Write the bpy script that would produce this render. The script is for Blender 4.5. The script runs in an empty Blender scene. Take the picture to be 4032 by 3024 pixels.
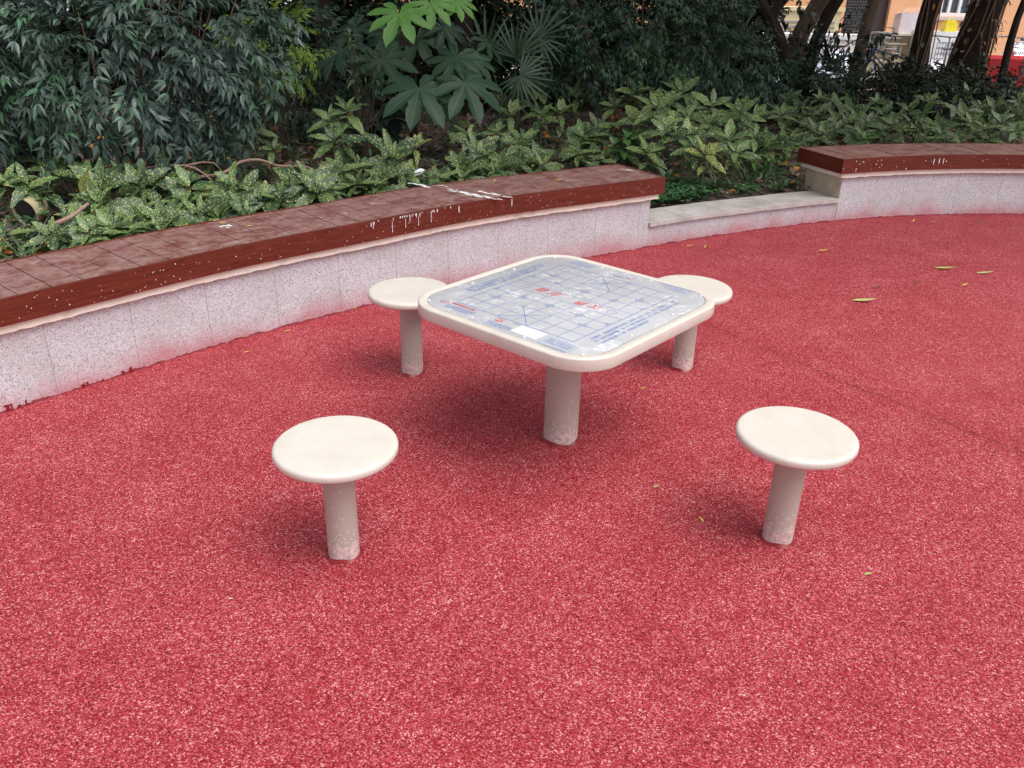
import bpy, bmesh, math, random
import numpy as np
from mathutils import Vector, Matrix
random.seed(7); rng = np.random.default_rng(7)
scene = bpy.context.scene
C = scene.collection
PI = math.pi

# ------------------------------------------------------------------ camera (solved from the photo)
F_PX, PITCH, ROLL, CAM_H = 3348.54, 0.4481, 0.0228, 1.7792
W0, H0 = 4032, 3024
fw = np.array([0, math.cos(PITCH), -math.sin(PITCH)]); r0 = np.array([1., 0, 0]); u0 = np.cross(r0, fw)
R_ = math.cos(ROLL)*r0 + math.sin(ROLL)*u0; U_ = -math.sin(ROLL)*r0 + math.cos(ROLL)*u0
cam_d = bpy.data.cameras.new('camera'); cam = bpy.data.objects.new('camera', cam_d); C.objects.link(cam)
cam_d.sensor_width = 36; cam_d.lens = F_PX/W0*36; cam_d.clip_end = 1000; cam_d.clip_start = .05
M = Matrix(((R_[0], U_[0], -fw[0], 0), (R_[1], U_[1], -fw[1], 0), (R_[2], U_[2], -fw[2], CAM_H), (0, 0, 0, 1)))
cam.matrix_world = M
scene.camera = cam
K = 1.8228   # measuring picture (2212 wide) -> photo pixels

def ray(px, py):
    x, y = px*K, py*K
    return fw + (x-W0/2)/F_PX*R_ - (y-H0/2)/F_PX*U_
def at_z(px, py, z):
    d = ray(px, py); t = (z-CAM_H)/d[2]; return (t*d[0], t*d[1], z)
def at_y(px, py, Y):
    d = ray(px, py); t = Y/d[1]; return (t*d[0], Y, CAM_H+t*d[2])

# ------------------------------------------------------------------ helpers
def tag(o, label=None, cat=None, group=None, kind=None):
    if label: o['label'] = label
    if cat: o['category'] = cat
    if group: o['group'] = group
    if kind: o['kind'] = kind
    return o
def thing(name, label, cat, loc=(0, 0, 0), rotz=0, group=None):
    o = bpy.data.objects.new(name, None); C.objects.link(o)
    o.location = loc; o.rotation_euler = (0, 0, rotz); o.empty_display_size = .1
    return tag(o, label, cat, group)
def mesh_obj(name, me, parent=None):
    o = bpy.data.objects.new(name, me); C.objects.link(o)
    if parent: o.parent = parent
    return o
class MB:
    """collects polygons for ONE mesh object"""
    def __init__(s): s.v = []; s.f = []; s.mi = []; s.m = 0
    def add(s, vs, fs):
        n = len(s.v); s.v += [tuple(float(c) for c in v) for v in vs]
        s.f += [tuple(i+n for i in f) for f in fs]; s.mi += [s.m]*len(fs)
    def box(s, x0, x1, y0, y1, z0, z1, T=None):
        vs = [(x, y, z) for z in (z0, z1) for y in (y0, y1) for x in (x0, x1)]
        if T: vs = [tuple(T @ Vector(v)) for v in vs]
        s.add(vs, [(0, 2, 3, 1), (4, 5, 7, 6), (0, 1, 5, 4), (2, 6, 7, 3), (0, 4, 6, 2), (1, 3, 7, 5)])
    def tube(s, pts, rad, n=8, cap=True, jitter=0):
        P = [Vector(p) for p in pts]; rings = []
        rad = rad if hasattr(rad, '__len__') else [rad]*len(P)
        ref = Vector((0, 0, 1)); vs = []
        for i, p in enumerate(P):
            d = (P[min(i+1, len(P)-1)]-P[max(i-1, 0)]).normalized()
            if abs(d.dot(ref)) > .93: ref = Vector((1, 0, 0))
            a = d.cross(ref).normalized(); b = a.cross(d).normalized(); ref = -b if False else ref
            for k in range(n):
                t = 2*PI*k/n; r = rad[i]*(1+random.uniform(-jitter, jitter))
                vs.append(p+a*(r*math.cos(t))+b*(r*math.sin(t)))
        fs = [(i*n+k, i*n+(k+1) % n, (i+1)*n+(k+1) % n, (i+1)*n+k) for i in range(len(P)-1) for k in range(n)]
        if cap: fs += [tuple(range(n))[::-1], tuple((len(P)-1)*n+k for k in range(n))]
        s.add(vs, fs)
    def lathe(s, prof, n=64, c=(0, 0, 0)):
        vs = [(c[0]+r*math.cos(2*PI*k/n), c[1]+r*math.sin(2*PI*k/n), c[2]+z) for r, z in prof for k in range(n)]
        m = len(prof)
        fs = [(i*n+k, i*n+(k+1) % n, (i+1)*n+(k+1) % n, (i+1)*n+k) for i in range(m-1) for k in range(n)]
        fs += [tuple(range(n))[::-1], tuple((m-1)*n+k for k in range(n))]
        s.add(vs, fs)
    def disc(s, c, r, n=10, rz=None, wob=0, ex=(1, 0, 0), ey=(0, 1, 0)):
        ex = Vector(ex); ey = Vector(ey); c = Vector(c); rz = rz or r
        s.add([c+ex*(r*math.cos(2*PI*k/n)*(1+random.uniform(-wob, wob)))+ey*(rz*math.sin(2*PI*k/n)*(1+random.uniform(-wob, wob))) for k in range(n)], [tuple(range(n))])
    def build(s, name, mat, parent=None, smooth=False, loc=None):
        me = bpy.data.meshes.new(name); me.from_pydata(s.v, [], s.f)
        for m in (mat if isinstance(mat, (list, tuple)) else [mat]): me.materials.append(m)
        me.polygons.foreach_set('material_index', s.mi)
        if smooth:
            me.polygons.foreach_set('use_smooth', [True]*len(s.f)); me.set_sharp_from_angle(angle=math.radians(40))
        me.update()
        o = mesh_obj(name, me, parent)
        if loc: o.location = loc
        return o

# ------------------------------------------------------------------ material helpers
class NT:
    def __init__(s, name):
        s.m = bpy.data.materials.new(name); s.m.use_nodes = True; s.t = s.m.node_tree; s.n = s.t.nodes; s.l = s.t.links
        s.b = s.n['Principled BSDF']
    def new(s, typ, **kw):
        n = s.n.new(typ)
        for k, v in kw.items():
            if k.startswith('i_'): n.inputs[k[2:].replace('_', ' ')].default_value = v
            else: setattr(n, k, v)
        return n
    def link(s, a, b): s.l.new(a, b)
    def coords(s, out='Object'): return s.new('ShaderNodeTexCoord').outputs[out]
    def noise(s, scale, detail=4, vec=None, rough=.55, dist=0):
        n = s.new('ShaderNodeTexNoise'); n.inputs['Scale'].default_value = scale; n.inputs['Detail'].default_value = detail
        n.inputs['Roughness'].default_value = rough; n.inputs['Distortion'].default_value = dist
        if vec is not None: s.link(vec, n.inputs['Vector'])
        return n.outputs['Fac']
    def ramp(s, fac, stops, interp='LINEAR'):
        r = s.new('ShaderNodeValToRGB'); r.color_ramp.interpolation = interp
        e = r.color_ramp.elements
        while len(e) < len(stops): e.new(.5)
        for i, (p, c) in enumerate(stops):
            e[i].position = p; c = (c, c, c) if not hasattr(c, '__len__') else c
            e[i].color = (c[0], c[1], c[2], 1)
        s.link(fac, r.inputs['Fac']); return r.outputs['Color']
    def mix(s, fac, a, b, blend='MIX'):
        m = s.new('ShaderNodeMix', data_type='RGBA', blend_type=blend)
        for sock, v in ((m.inputs['Factor'], fac), (m.inputs['A'], a), (m.inputs['B'], b)):
            if hasattr(v, 'node'): s.link(v, sock)
            elif hasattr(v, '__len__'): sock.default_value = (v[0], v[1], v[2], 1)
            else: sock.default_value = v
        return m.outputs['Result']
    def math(s, op, a, b=None, clamp=False):
        m = s.new('ShaderNodeMath', operation=op, use_clamp=clamp)
        for sock, v in zip(m.inputs, (a, b)):
            if v is None: continue
            if hasattr(v, 'node'): s.link(v, sock)
            else: sock.default_value = v
        return m.outputs[0]
    def scalev(s, vec, sc):
        m = s.new('ShaderNodeMapping'); m.inputs['Scale'].default_value = sc; s.link(vec, m.inputs['Vector']); return m.outputs[0]
    def voro(s, scale, vec=None, out='Color', feature='F1'):
        v = s.new('ShaderNodeTexVoronoi', feature=feature); v.inputs['Scale'].default_value = scale
        if vec is not None: s.link(vec, v.inputs['Vector'])
        return v.outputs[out]
    def bump(s, h, strength=.3, dist=.002):
        b = s.new('ShaderNodeBump'); b.inputs['Strength'].default_value = strength; b.inputs['Distance'].default_value = dist
        s.link(h, b.inputs['Height']); s.link(b.outputs[0], s.b.inputs['Normal'])
    def set(s, **kw):
        for k, v in kw.items():
            sock = s.b.inputs[k.replace('_', ' ')]
            if hasattr(v, 'node'): s.link(v, sock)
            elif hasattr(v, '__len__'): sock.default_value = (v[0], v[1], v[2], 1)
            else: sock.default_value = v
        return s.m
def flat(name, col, rough=.6, var=.12, scale=20, metal=0, spec=.5):
    t = NT(name); n = t.noise(scale, 4, t.coords())
    a = [min(1, c*(1-var)) for c in col]; b = [min(1, c*(1+var)) for c in col]
    t.set(Base_Color=t.ramp(n, [(.3, a), (.7, b)]), Roughness=rough, Metallic=metal, Specular_IOR_Level=spec)
    return t.m
def sep(t, vec):
    s = t.new('ShaderNodeSeparateXYZ'); t.link(vec, s.inputs[0]); return s.outputs

# red rubber granules
def mat_rubber():
    t = NT('red_rubber'); co = t.coords()
    warp = t.new('ShaderNodeTexNoise'); warp.inputs['Scale'].default_value = 230; t.link(co, warp.inputs['Vector'])
    wv = t.new('ShaderNodeVectorMath', operation='MULTIPLY_ADD'); wv.inputs[1].default_value = (.004,)*3
    t.link(warp.outputs['Color'], wv.inputs[0]); t.link(co, wv.inputs[2])
    cell = sep(t, t.voro(RUB_S, wv.outputs[0]))
    cell2 = sep(t, t.voro(RUB_S*.55, wv.outputs[0]))
    v = t.math('ADD', t.math('MULTIPLY', cell[0], .78), t.math('MULTIPLY', cell2[1], .22))
    big = t.noise(3.2, 5, co, .6); mid = t.noise(22, 3, co)
    v = t.math('ADD', v, t.math('MULTIPLY', t.math('SUBTRACT', big, .5), .26))
    v = t.math('ADD', v, t.math('MULTIPLY', t.math('SUBTRACT', mid, .5), .14))
    col = t.ramp(v, [(.08, (.13, .005, .009)), (.30, (.28, .014, .020)), (.58, (.42, .038, .050)), (.80, (.56, .12, .145)), (.97, (.76, .40, .42))])  # palest pink stops put the granules' gloss glints into the colour
    # seam of two pours of rubber
    geo = sep(t, co)
    seam = t.math('SUBTRACT', t.math('ADD', geo[1], t.math('MULTIPLY', geo[0], 1.33)), 6.02)
    seam = t.math('ADD', seam, t.math('MULTIPLY', t.math('SUBTRACT', t.noise(2.5, 6, co), .5), .34))
    seam = t.math('ABSOLUTE', seam)
    xm = t.math('MULTIPLY', t.math('GREATER_THAN', geo[0], 1.0), t.math('LESS_THAN', geo[0], 4.2))
    sm = t.math('MULTIPLY', t.math('LESS_THAN', seam, .011), xm)
    sm = t.math('MULTIPLY', sm, t.math('GREATER_THAN', t.noise(14, 2, co), .45))
    wide = t.math('MULTIPLY', t.math('SUBTRACT', .16, seam, True), xm, True)
    col = t.mix(t.math('MULTIPLY', wide, 1.6, True), col, (.22, .012, .02))
    col = t.mix(t.math('MULTIPLY', sm, .4), col, (.05, .004, .012))
    dist = t.voro(RUB_S, wv.outputs[0], 'Distance')
    t.bump(t.math('ADD', t.math('MULTIPLY', dist, -1), t.math('MULTIPLY', cell[2], .8)), .75, .003)
    return t.set(Base_Color=col, Roughness=.62, Specular_IOR_Level=.25)
RUB_S = 275

def mat_granite(name, base=1.0, stain=True, joint=.392, warm=0):
    t = NT(name); uvn = t.new('ShaderNodeUVMap'); uvn.uv_map = 'UVMap'; uv = uvn.outputs[0]; co = t.coords()
    c1 = sep(t, t.voro(360, co)); c2 = sep(t, t.voro(190, co))
    v = t.math('ADD', t.math('MULTIPLY', c1[0], .62), t.math('MULTIPLY', c2[0], .38))
    g = base*1.08
    col = t.ramp(v, [(.12, (.11*g, .115*g, .14*g)), (.25, (.33*g, .335*g, .37*g)), (.45, (.53*g, .535*g, .575*g)), (.85, (.68*g, .68*g, .71*g))])
    blot = t.noise(4, 4, co)
    col = t.mix(t.ramp(blot, [(.35, .30), (.65, 0)]), col, (.36, .34, .33))
    s = sep(t, uv)
    # slab joints
    fr = t.math('FRACT', t.math('DIVIDE', s[0], joint))
    j = t.math('LESS_THAN', t.math('ABSOLUTE', t.math('SUBTRACT', fr, .5)), .0055)
    col = t.mix(t.math('MULTIPLY', j, .5), col, (.19, .16, .15))
    if stain:
        # red paint overspray and brush marks at the foot
        n1 = t.noise(3.2, 3, t.scalev(uv, (1, .6, 1))); n2 = t.noise(60, 3, uv)
        h = t.math('ADD', s[1], t.math('MULTIPLY', t.math('SUBTRACT', n1, .46), -.24))
        h = t.math('ADD', h, t.math('MULTIPLY', t.math('SUBTRACT', n2, .5), .03))
        over = t.ramp(h, [(.0, .80), (.045, .38), (.13, 0)])
        over = t.math('MULTIPLY', over, t.ramp(c1[1], [(.1, .55), (.8, 1.0)]))
        col = t.mix(over, col, (.46, .11, .14))
        n3 = t.noise(9, 6, t.scalev(uv, (1, .5, 1)), .65)
        h2 = t.math('ADD', s[1], t.math('MULTIPLY', t.math('SUBTRACT', n3, .5), -.06))
        edge = t.math('LESS_THAN', h2, .009)
        gate = t.math('GREATER_THAN', t.noise(2.2, 2, uv), .36)
        col = t.mix(t.math('MULTIPLY', t.math('MULTIPLY', edge, gate), .85), col, (.20, .008, .02))
    t.bump(v, .25, .001)
    return t.set(Base_Color=col, Roughness=.55, Specular_IOR_Level=.35)

def mat_deck():
    t = NT('weathered_deck_wood'); uvn = t.new('ShaderNodeUVMap'); uvn.uv_map = 'UVMap'; uv = uvn.outputs[0]
    s = sep(t, uv)
    board = t.math('FLOOR', t.math('DIVIDE', s[0], .137))
    wn = t.new('ShaderNodeTexWhiteNoise', noise_dimensions='1D'); t.link(board, wn.inputs['W'])
    grain = t.noise(14, 5, t.scalev(uv, (8, .8, 1)), .6)
    base = t.ramp(grain, [(.25, (.095, .021, .016)), (.75, (.185, .048, .035))])
    base = t.mix(t.math('MULTIPLY', wn.outputs[0], .35), base, (.17, .060, .058))
    dirt = t.noise(9, 9, t.scalev(uv, (.7, 1.25, 1)), .72, .9)
    d2 = t.noise(30, 5, t.scalev(uv, (1.4, .5, 1)), .65)
    m = t.ramp(t.math('ADD', t.math('MULTIPLY', dirt, .7), t.math('MULTIPLY', d2, .3)), [(.44, .08), (.51, .34), (.565, .48), (.63, .72)])
    col = t.mix(m, base, (.40, .275, .25))
    sp = t.ramp(t.voro(34, uv, 'Distance'), [(.06, 1), (.10, 0)])
    spr = t.math('GREATER_THAN', sep(t, t.voro(34, uv))[0], .90)
    col = t.mix(t.math('MULTIPLY', sp, spr), col, (.72, .66, .66))
    streak = t.ramp(t.noise(40, 3, t.scalev(uv, (.25, 1.2, 1)), .7), [(.66, 0), (.72, .6)])
    col = t.mix(streak, col, (.62, .52, .52))
    t.bump(grain, .2, .001)
    return t.set(Base_Color=col, Roughness=.5, Specular_IOR_Level=.4)
def mat_fascia():
    t = NT('varnished_red_wood'); uvn = t.new('ShaderNodeUVMap'); uvn.uv_map = 'UVMap'; uv = uvn.outputs[0]
    grain = t.noise(16, 5, t.scalev(uv, (.35, 6, 1)), .6, .5)
    col = t.ramp(grain, [(.25, (.070, .011, .006)), (.75, (.165, .028, .012))])
    wear = t.ramp(t.noise(5, 5, t.scalev(uv, (.6, 1.6, 1)), .7), [(.5, 0), (.75, .5)])
    col = t.mix(wear, col, (.16, .035, .028))
    sc = t.ramp(t.noise(24, 4, t.scalev(uv, (.5, 2.4, 1)), .75), [(.66, 0), (.74, .35)])
    col = t.mix(sc, col, (.40, .22, .19))
    return t.set(Base_Color=col, Roughness=t.ramp(grain, [(.3, .30), (.7, .48)]), Specular_IOR_Level=.5)
def mat_cream():
    t = NT('cream_render'); n = t.noise(9, 6, t.coords(), .65)
    col = t.ramp(n, [(.3, (.76, .69, .57)), (.55, (.86, .81, .70)), (.72, (.60, .53, .43))])
    t.bump(t.noise(40, 4, t.coords()), .4, .003)
    return t.set(Base_Color=col, Roughness=.8)
def mat_paint_pole():
    t = NT('beige_pole_paint'); tc = t.new('ShaderNodeTexCoord'); oi = t.new('ShaderNodeObjectInfo')
    co = t.new('ShaderNodeVectorMath', operation='ADD'); t.link(tc.outputs['Object'], co.inputs[0])
    cx = t.new('ShaderNodeCombineXYZ'); t.link(t.math('MULTIPLY', oi.outputs['Random'], 13.7), cx.inputs[0]); t.link(cx.outputs[0], co.inputs[1])
    co = co.outputs[0]; z = sep(t, tc.outputs['Object'])[2]
    base = (.43, .385, .34)
    v = t.voro(190, co, 'Distance'); r = sep(t, t.voro(190, co))[0]
    low = t.math('SUBTRACT', 1, t.math('DIVIDE', z, .20), True)      # chips are denser low on the pole, where feet and the spray gun reach
    thr = t.math('SUBTRACT', .985, t.math('MULTIPLY', t.math('MULTIPLY', low, low), .75))
    chip = t.math('MULTIPLY', t.math('GREATER_THAN', r, thr), t.math('LESS_THAN', v, .42))
    col = t.mix(chip, base, (.74, .68, .64))
    n = t.noise(26, 5, co, .7)
    foot = t.math('LESS_THAN', t.math('ADD', z, t.math('MULTIPLY', t.math('SUBTRACT', n, .5), .13)), .062)
    col = t.mix(t.math('MULTIPLY', foot, .9), col, t.ramp(t.noise(70, 5, co, .7), [(.35, (.36, .30, .28)), (.5, (.60, .44, .43)), (.68, (.74, .69, .66))]))
    t.bump(t.math('ADD', chip, t.math('MULTIPLY', foot, t.noise(60, 4, co))), .5, .001)
    return t.set(Base_Color=col, Roughness=.42, Specular_IOR_Level=.5)
def mat_seat():
    t = NT('beige_seat_paint'); co = t.coords(); n = t.noise(14, 5, co)
    sp = t.math('MULTIPLY', t.math('LESS_THAN', t.voro(30, co, 'Distance'), .07), t.math('GREATER_THAN', sep(t, t.voro(30, co))[0], .93))
    col = t.ramp(n, [(.3, (.61, .565, .505)), (.7, (.655, .61, .55))])
    sm_ = t.ramp(t.noise(5, 7, co, .7, .5), [(.50, 0), (.66, .22)]); col = t.mix(sm_, col, (.47, .42, .37))
    col = t.mix(sp, col, (.32, .28, .26))
    return t.set(Base_Color=col, Roughness=t.ramp(n, [(.3, .30), (.7, .42)]), Specular_IOR_Level=.5)
def mat_board():
    t = NT('scuffed_metal_plate'); co = t.coords()
    n = t.noise(9, 8, co, .72, .4); n2 = t.noise(30, 6, t.scalev(co, (1, 2.2, 1)), .7, .8)
    scuff = t.ramp(t.math('ADD', t.math('MULTIPLY', n, .6), t.math('MULTIPLY', n2, .4)), [(.52, 0), (.57, .30), (.64, .85)])
    base = t.ramp(t.noise(4, 4, co), [(.3, (.38, .385, .41)), (.7, (.46, .465, .49))])
    col = t.mix(scuff, base, (.74, .74, .76))
    sp = t.math('MULTIPLY', t.math('LESS_THAN', t.voro(34, co, 'Distance'), .13), t.math('GREATER_THAN', sep(t, t.voro(34, co))[0], .92))
    col = t.mix(sp, col, (.85, .85, .85))
    st = t.ramp(t.noise(26, 3, t.scalev(co, (2.2, .25, 1)), .75), [(.68, 0), (.72, .6)])
    col = t.mix(st, col, (.85, .84, .82))
    return t.set(Base_Color=col, Roughness=.45, Specular_IOR_Level=.3)

def mat_leaf(name, dark, light, vein=(.2, .3, .14), rough=.42, spots=0, spotcol=(.50, .50, .10), spec=.5, trans=0, odd=None, veinw=.07):
    t = NT(name); a = t.new('ShaderNodeAttribute'); a.attribute_name = 'leaf'
    s = t.new('ShaderNodeSeparateColor'); t.link(a.outputs['Color'], s.inputs[0]); tint, across, along = s.outputs
    co = t.coords()
    col = t.ramp(tint, [(.1, dark), (.9, light)])
    if odd: col = t.mix(t.math('GREATER_THAN', tint, odd[0]), col, odd[1])
    vm = t.ramp(across, [(0.0, .85), (veinw, .6), (veinw+.06, 0)])
    if spots:
        oi = t.new('ShaderNodeObjectInfo')
        d = t.voro(115, co, 'Distance'); r = sep(t, t.voro(115, co))
        big = t.noise(28, 2, co)
        dens = t.math('ADD', t.math('MULTIPLY', t.math('MULTIPLY', tint, tint), .55), t.math('MULTIPLY', oi.outputs['Random'], .45))
        thr = t.math('SUBTRACT', 1.02-spots*.55, t.math('ADD', t.math('MULTIPLY', dens, .55), t.math('MULTIPLY', t.math('SUBTRACT', big, .5), .5)))
        m = t.math('MULTIPLY', t.math('GREATER_THAN', r[0], thr), t.math('LESS_THAN', d, t.math('ADD', .25, t.math('MULTIPLY', r[2], .4))))
        sc = t.mix(t.math('MULTIPLY', r[1], .6), spotcol, (.58, .60, .32))
        col = t.mix(t.math('MULTIPLY', m, .78), col, sc)
    col = t.mix(t.math('MULTIPLY', vm, .7), col, vein)
    t.set(Base_Color=col, Roughness=rough, Specular_IOR_Level=spec)
    if trans:
        tr = t.new('ShaderNodeBsdfTranslucent'); t.link(col, tr.inputs['Color']); mx = t.new('ShaderNodeMixShader'); mx.inputs[0].default_value = trans
        t.link(t.b.outputs[0], mx.inputs[1]); t.link(tr.outputs[0], mx.inputs[2]); t.link(mx.outputs[0], t.n['Material Output'].inputs['Surface'])
    return t.m
def mat_bark(name, a, b, sc=1):
    t = NT(name); co = t.coords(); n = t.noise(16*sc, 7, t.scalev(co, (1, 1, .22)), .7, 1.0)
    n2 = t.noise(3, 4, co)
    col = t.mix(t.ramp(n2, [(.4, 0), (.65, .45)]), t.ramp(n, [(.3, a), (.7, b)]), tuple(c*1.25+.01 for c in b))
    t.bump(n, .9, .02); return t.set(Base_Color=col, Roughness=.9, Specular_IOR_Level=.2)

def mat_coping():
    t = NT('pale_stone_coping'); co = t.coords(); n = t.noise(7, 6, co, .65); uvn = t.new('ShaderNodeUVMap'); uvn.uv_map = 'UVMap'; s = sep(t, uvn.outputs[0])
    col = t.ramp(n, [(.3, (.36, .325, .30)), (.6, (.56, .52, .50))])
    col = t.mix(t.ramp(t.noise(90, 3, co, .7), [(.35, .5), (.5, 0)]), col, (.28, .25, .24))
    j = t.math('LESS_THAN', t.math('ABSOLUTE', t.math('SUBTRACT', t.math('FRACT', t.math('DIVIDE', s[0], .78)), .35)), .003)
    col = t.mix(t.math('MULTIPLY', j, .7), col, (.12, .10, .09)); t.bump(t.noise(60, 4, co, .7), .4, .002)
    return t.set(Base_Color=col, Roughness=.75, Specular_IOR_Level=.25)
MT = dict(
    rubber=mat_rubber(), granite=mat_granite('speckled_granite'), coping=mat_coping(),
    kerbstone=mat_granite('kerb_granite', .92), deck=mat_deck(), fascia=mat_fascia(), cream=mat_cream(), endface=flat('stained_cream_plaster', (.50, .43, .32), .85, .22, 7), pole=mat_paint_pole(), seat=mat_seat(), board=mat_board(),
    ink=flat('blue_ink', (.10, .19, .47), .5, .15), inklight=flat('faded_blue_ink', (.17, .27, .60), .5, .2), red=flat('red_ink', (.62, .04, .05), .5, .1),
    white=flat('white_vinyl', (.88, .88, .87), .4, .02), black=flat('black_ink', (.05, .05, .07), .5), rivet=flat('bright_rivet', (.86, .86, .86), .3, .03, 20, .3),
    redpaint=flat('dark_red_sealant', (.22, .008, .014), .35, .3, 60), dropping=flat('white_splash', (.80, .80, .80), .6, .06, 60),
    aucuba=mat_leaf('aucuba_leaf', (.024, .062, .026), (.095, .180, .066), (.13, .21, .08), .42, spots=.50, spotcol=(.50, .50, .10), trans=.12),
    aucuba_gold=mat_leaf('aucuba_golden_leaf', (.05, .09, .03), (.10, .15, .04), (.2, .25, .09), .42, spots=1.0, spotcol=(.62, .56, .09), trans=.10),
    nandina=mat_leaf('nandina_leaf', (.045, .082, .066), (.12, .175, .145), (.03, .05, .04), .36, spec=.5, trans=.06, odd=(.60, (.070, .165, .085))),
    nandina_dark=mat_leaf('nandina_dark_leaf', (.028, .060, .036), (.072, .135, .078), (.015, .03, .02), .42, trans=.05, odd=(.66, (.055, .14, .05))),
    lime=mat_leaf('lime_leaf', (.13, .22, .03), (.26, .38, .05), (.12, .18, .03), .5, trans=.25),
    hedge=mat_leaf('evergreen_leaf', (.012, .024, .012), (.030, .055, .025), (.02, .035, .02), .45, trans=.04),
    fatsia=mat_leaf('fatsia_leaf', (.014, .045, .022), (.036, .084, .042), (.12, .19, .10), .42, spec=.35, trans=.05, veinw=.035),
    fatsia_new=mat_leaf('fatsia_young_leaf', (.10, .26, .05), (.15, .34, .07), (.22, .38, .12), .42, trans=.25, veinw=.035),
    palm=mat_leaf('palm_leaf', (.025, .055, .028), (.055, .105, .055), (.03, .06, .03), .40, trans=.08),
    broad=mat_leaf('fresh_broad_leaf', (.05, .13, .03), (.09, .21, .05), (.12, .22, .08), .42, trans=.2),
    darkbroad=mat_leaf('dark_broad_leaf', (.016, .036, .026), (.035, .065, .045), (.05, .08, .05), .28, trans=.04),
    clover=mat_leaf('ground_cover_leaf', (.035, .10, .035), (.075, .19, .065), (.05, .12, .04), .5, trans=.1),
    grass=mat_leaf('grass_blade', (.03, .06, .025), (.08, .13, .045), (.05, .09, .03), .5, trans=.1),
    weed=mat_leaf('weed_leaf', (.025, .065, .026), (.075, .15, .055), (.08, .13, .06), .45, trans=.1), azalea=mat_leaf('azalea_leaf', (.05, .085, .04), (.085, .13, .06), (.1, .14, .07), .5, trans=.1),
    litter=mat_leaf('dead_leaf', (.10, .06, .042), (.36, .25, .20), (.14, .09, .06), .75, odd=(.86, (.50, .21, .035))),
    yellow=mat_leaf('yellow_fallen_leaf', (.55, .38, .05), (.70, .52, .09), (.45, .33, .08), .6),
    greenfall=mat_leaf('yellow_green_fallen_leaf', (.42, .47, .13), (.52, .55, .20), (.34, .42, .1), .5),
    brownleaf=mat_leaf('brown_dead_leaf', (.14, .05, .025), (.22, .09, .045), (.08, .035, .02), .6),
    stem=flat('green_stem', (.075, .11, .04), .6, .2), twig=flat('brown_twig', (.20, .115, .075), .8, .3, 30), twigpale=flat('pale_brown_twig', (.33, .21, .16), .8, .25, 40), twigdark=flat('dark_twig', (.055, .035, .025), .9, .3, 30),
    bark=mat_bark('brown_bark', (.065, .043, .032), (.20, .135, .10)), barkdark=mat_bark('dark_bark', (.014, .010, .008), (.045, .030, .022)),
)
# soil
t = NT('leafy_soil'); co = t.coords()
n = t.noise(40, 6, co, .7); MT['soil'] = t.set(Base_Color=t.mix(t.ramp(t.noise(9, 5, co), [(.4, 0), (.6, .7)]), t.ramp(n, [(.3, (.045, .032, .024)), (.7, (.13, .095, .075))]), (.19, .145, .12)), Roughness=.95)
t.bump(n, .8, .02)

# ------------------------------------------------------------------ setting: floor, courtyard, soil
def sheet(name, pts, z, mat):
    m = MB(); m.add([(x, y, z) for x, y in pts], [tuple(range(len(pts)))]); o = m.build(name, mat); return tag(o, kind='structure')
base_px = [(-.0, 893.1), (166.8, 842.7), (258.7, 812.5), (416.7, 761.8), (565, 717.6), (701.4, 683), (768, 670.1), (1015.3, 601.7), (1275.7, 556.5), (1390.2, 536.8), (1481.2, 519.4), (1591, 504), (1725.9, 486), (1810.2, 476.7), (1956.3, 466.3), (2096.8, 462.9), (2212, 463.4)]
foot = [at_z(x, y, 0)[:2] for x, y in base_px]
# extrapolate beyond the frame and smooth
foot = [(-3.3, 1.7), (-2.75, 2.58)] + foot + [(5.2, 7.31), (6.2, 7.18), (7.4, 6.85)]
def catmull(P, step=.1):
    P = [np.array(p, float) for p in P]; out = []
    for i in range(len(P)-1):
        p0 = P[max(i-1, 0)]; p1 = P[i]; p2 = P[i+1]; p3 = P[min(i+2, len(P)-1)]
        n = max(1, int(np.linalg.norm(p2-p1)/step))
        for k in range(n):
            t = k/n
            out.append(.5*((2*p1)+(-p0+p2)*t+(2*p0-5*p1+4*p2-p3)*t*t+(-p0+3*p1-3*p2+p3)*t**3))
    out.append(P[-1]); return out
def smooth(P, it=6):
    P = [p.copy() for p in P]
    for _ in range(it):
        Q = [p.copy() for p in P]
        for i in range(1, len(P)-1): P[i] = .25*Q[i-1]+.5*Q[i]+.25*Q[i+1]
    return P
curve = smooth(catmull(foot, .1), 14)
def resample(P, step):
    d = np.concatenate([[0], np.cumsum([np.linalg.norm(P[i+1]-P[i]) for i in range(len(P)-1)])])
    n = int(d[-1]/step); s = np.linspace(0, d[-1], n+1)
    A = np.array(P); return np.stack([np.interp(s, d, A[:, 0]), np.interp(s, d, A[:, 1])], 1), s
def normals(P):
    T = np.gradient(P, axis=0); T /= np.linalg.norm(T, axis=1)[:, None]; return np.stack([-T[:, 1], T[:, 0]], 1)
cur, S_ = resample(curve, .05); NRM = normals(cur)
def param_of(pt):
    return int(np.argmin(np.linalg.norm(cur-np.array(pt), axis=1)))
def lerp_i(f):
    i = int(f); i = min(max(i, 0), len(cur)-2); a = f-i
    return cur[i]*(1-a)+cur[i+1]*a, NRM[i]*(1-a)+NRM[i+1]*a, S_[i]*(1-a)+S_[i+1]*a
def idx_of_s(s): return float(np.interp(s, S_, np.arange(len(S_))))
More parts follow.
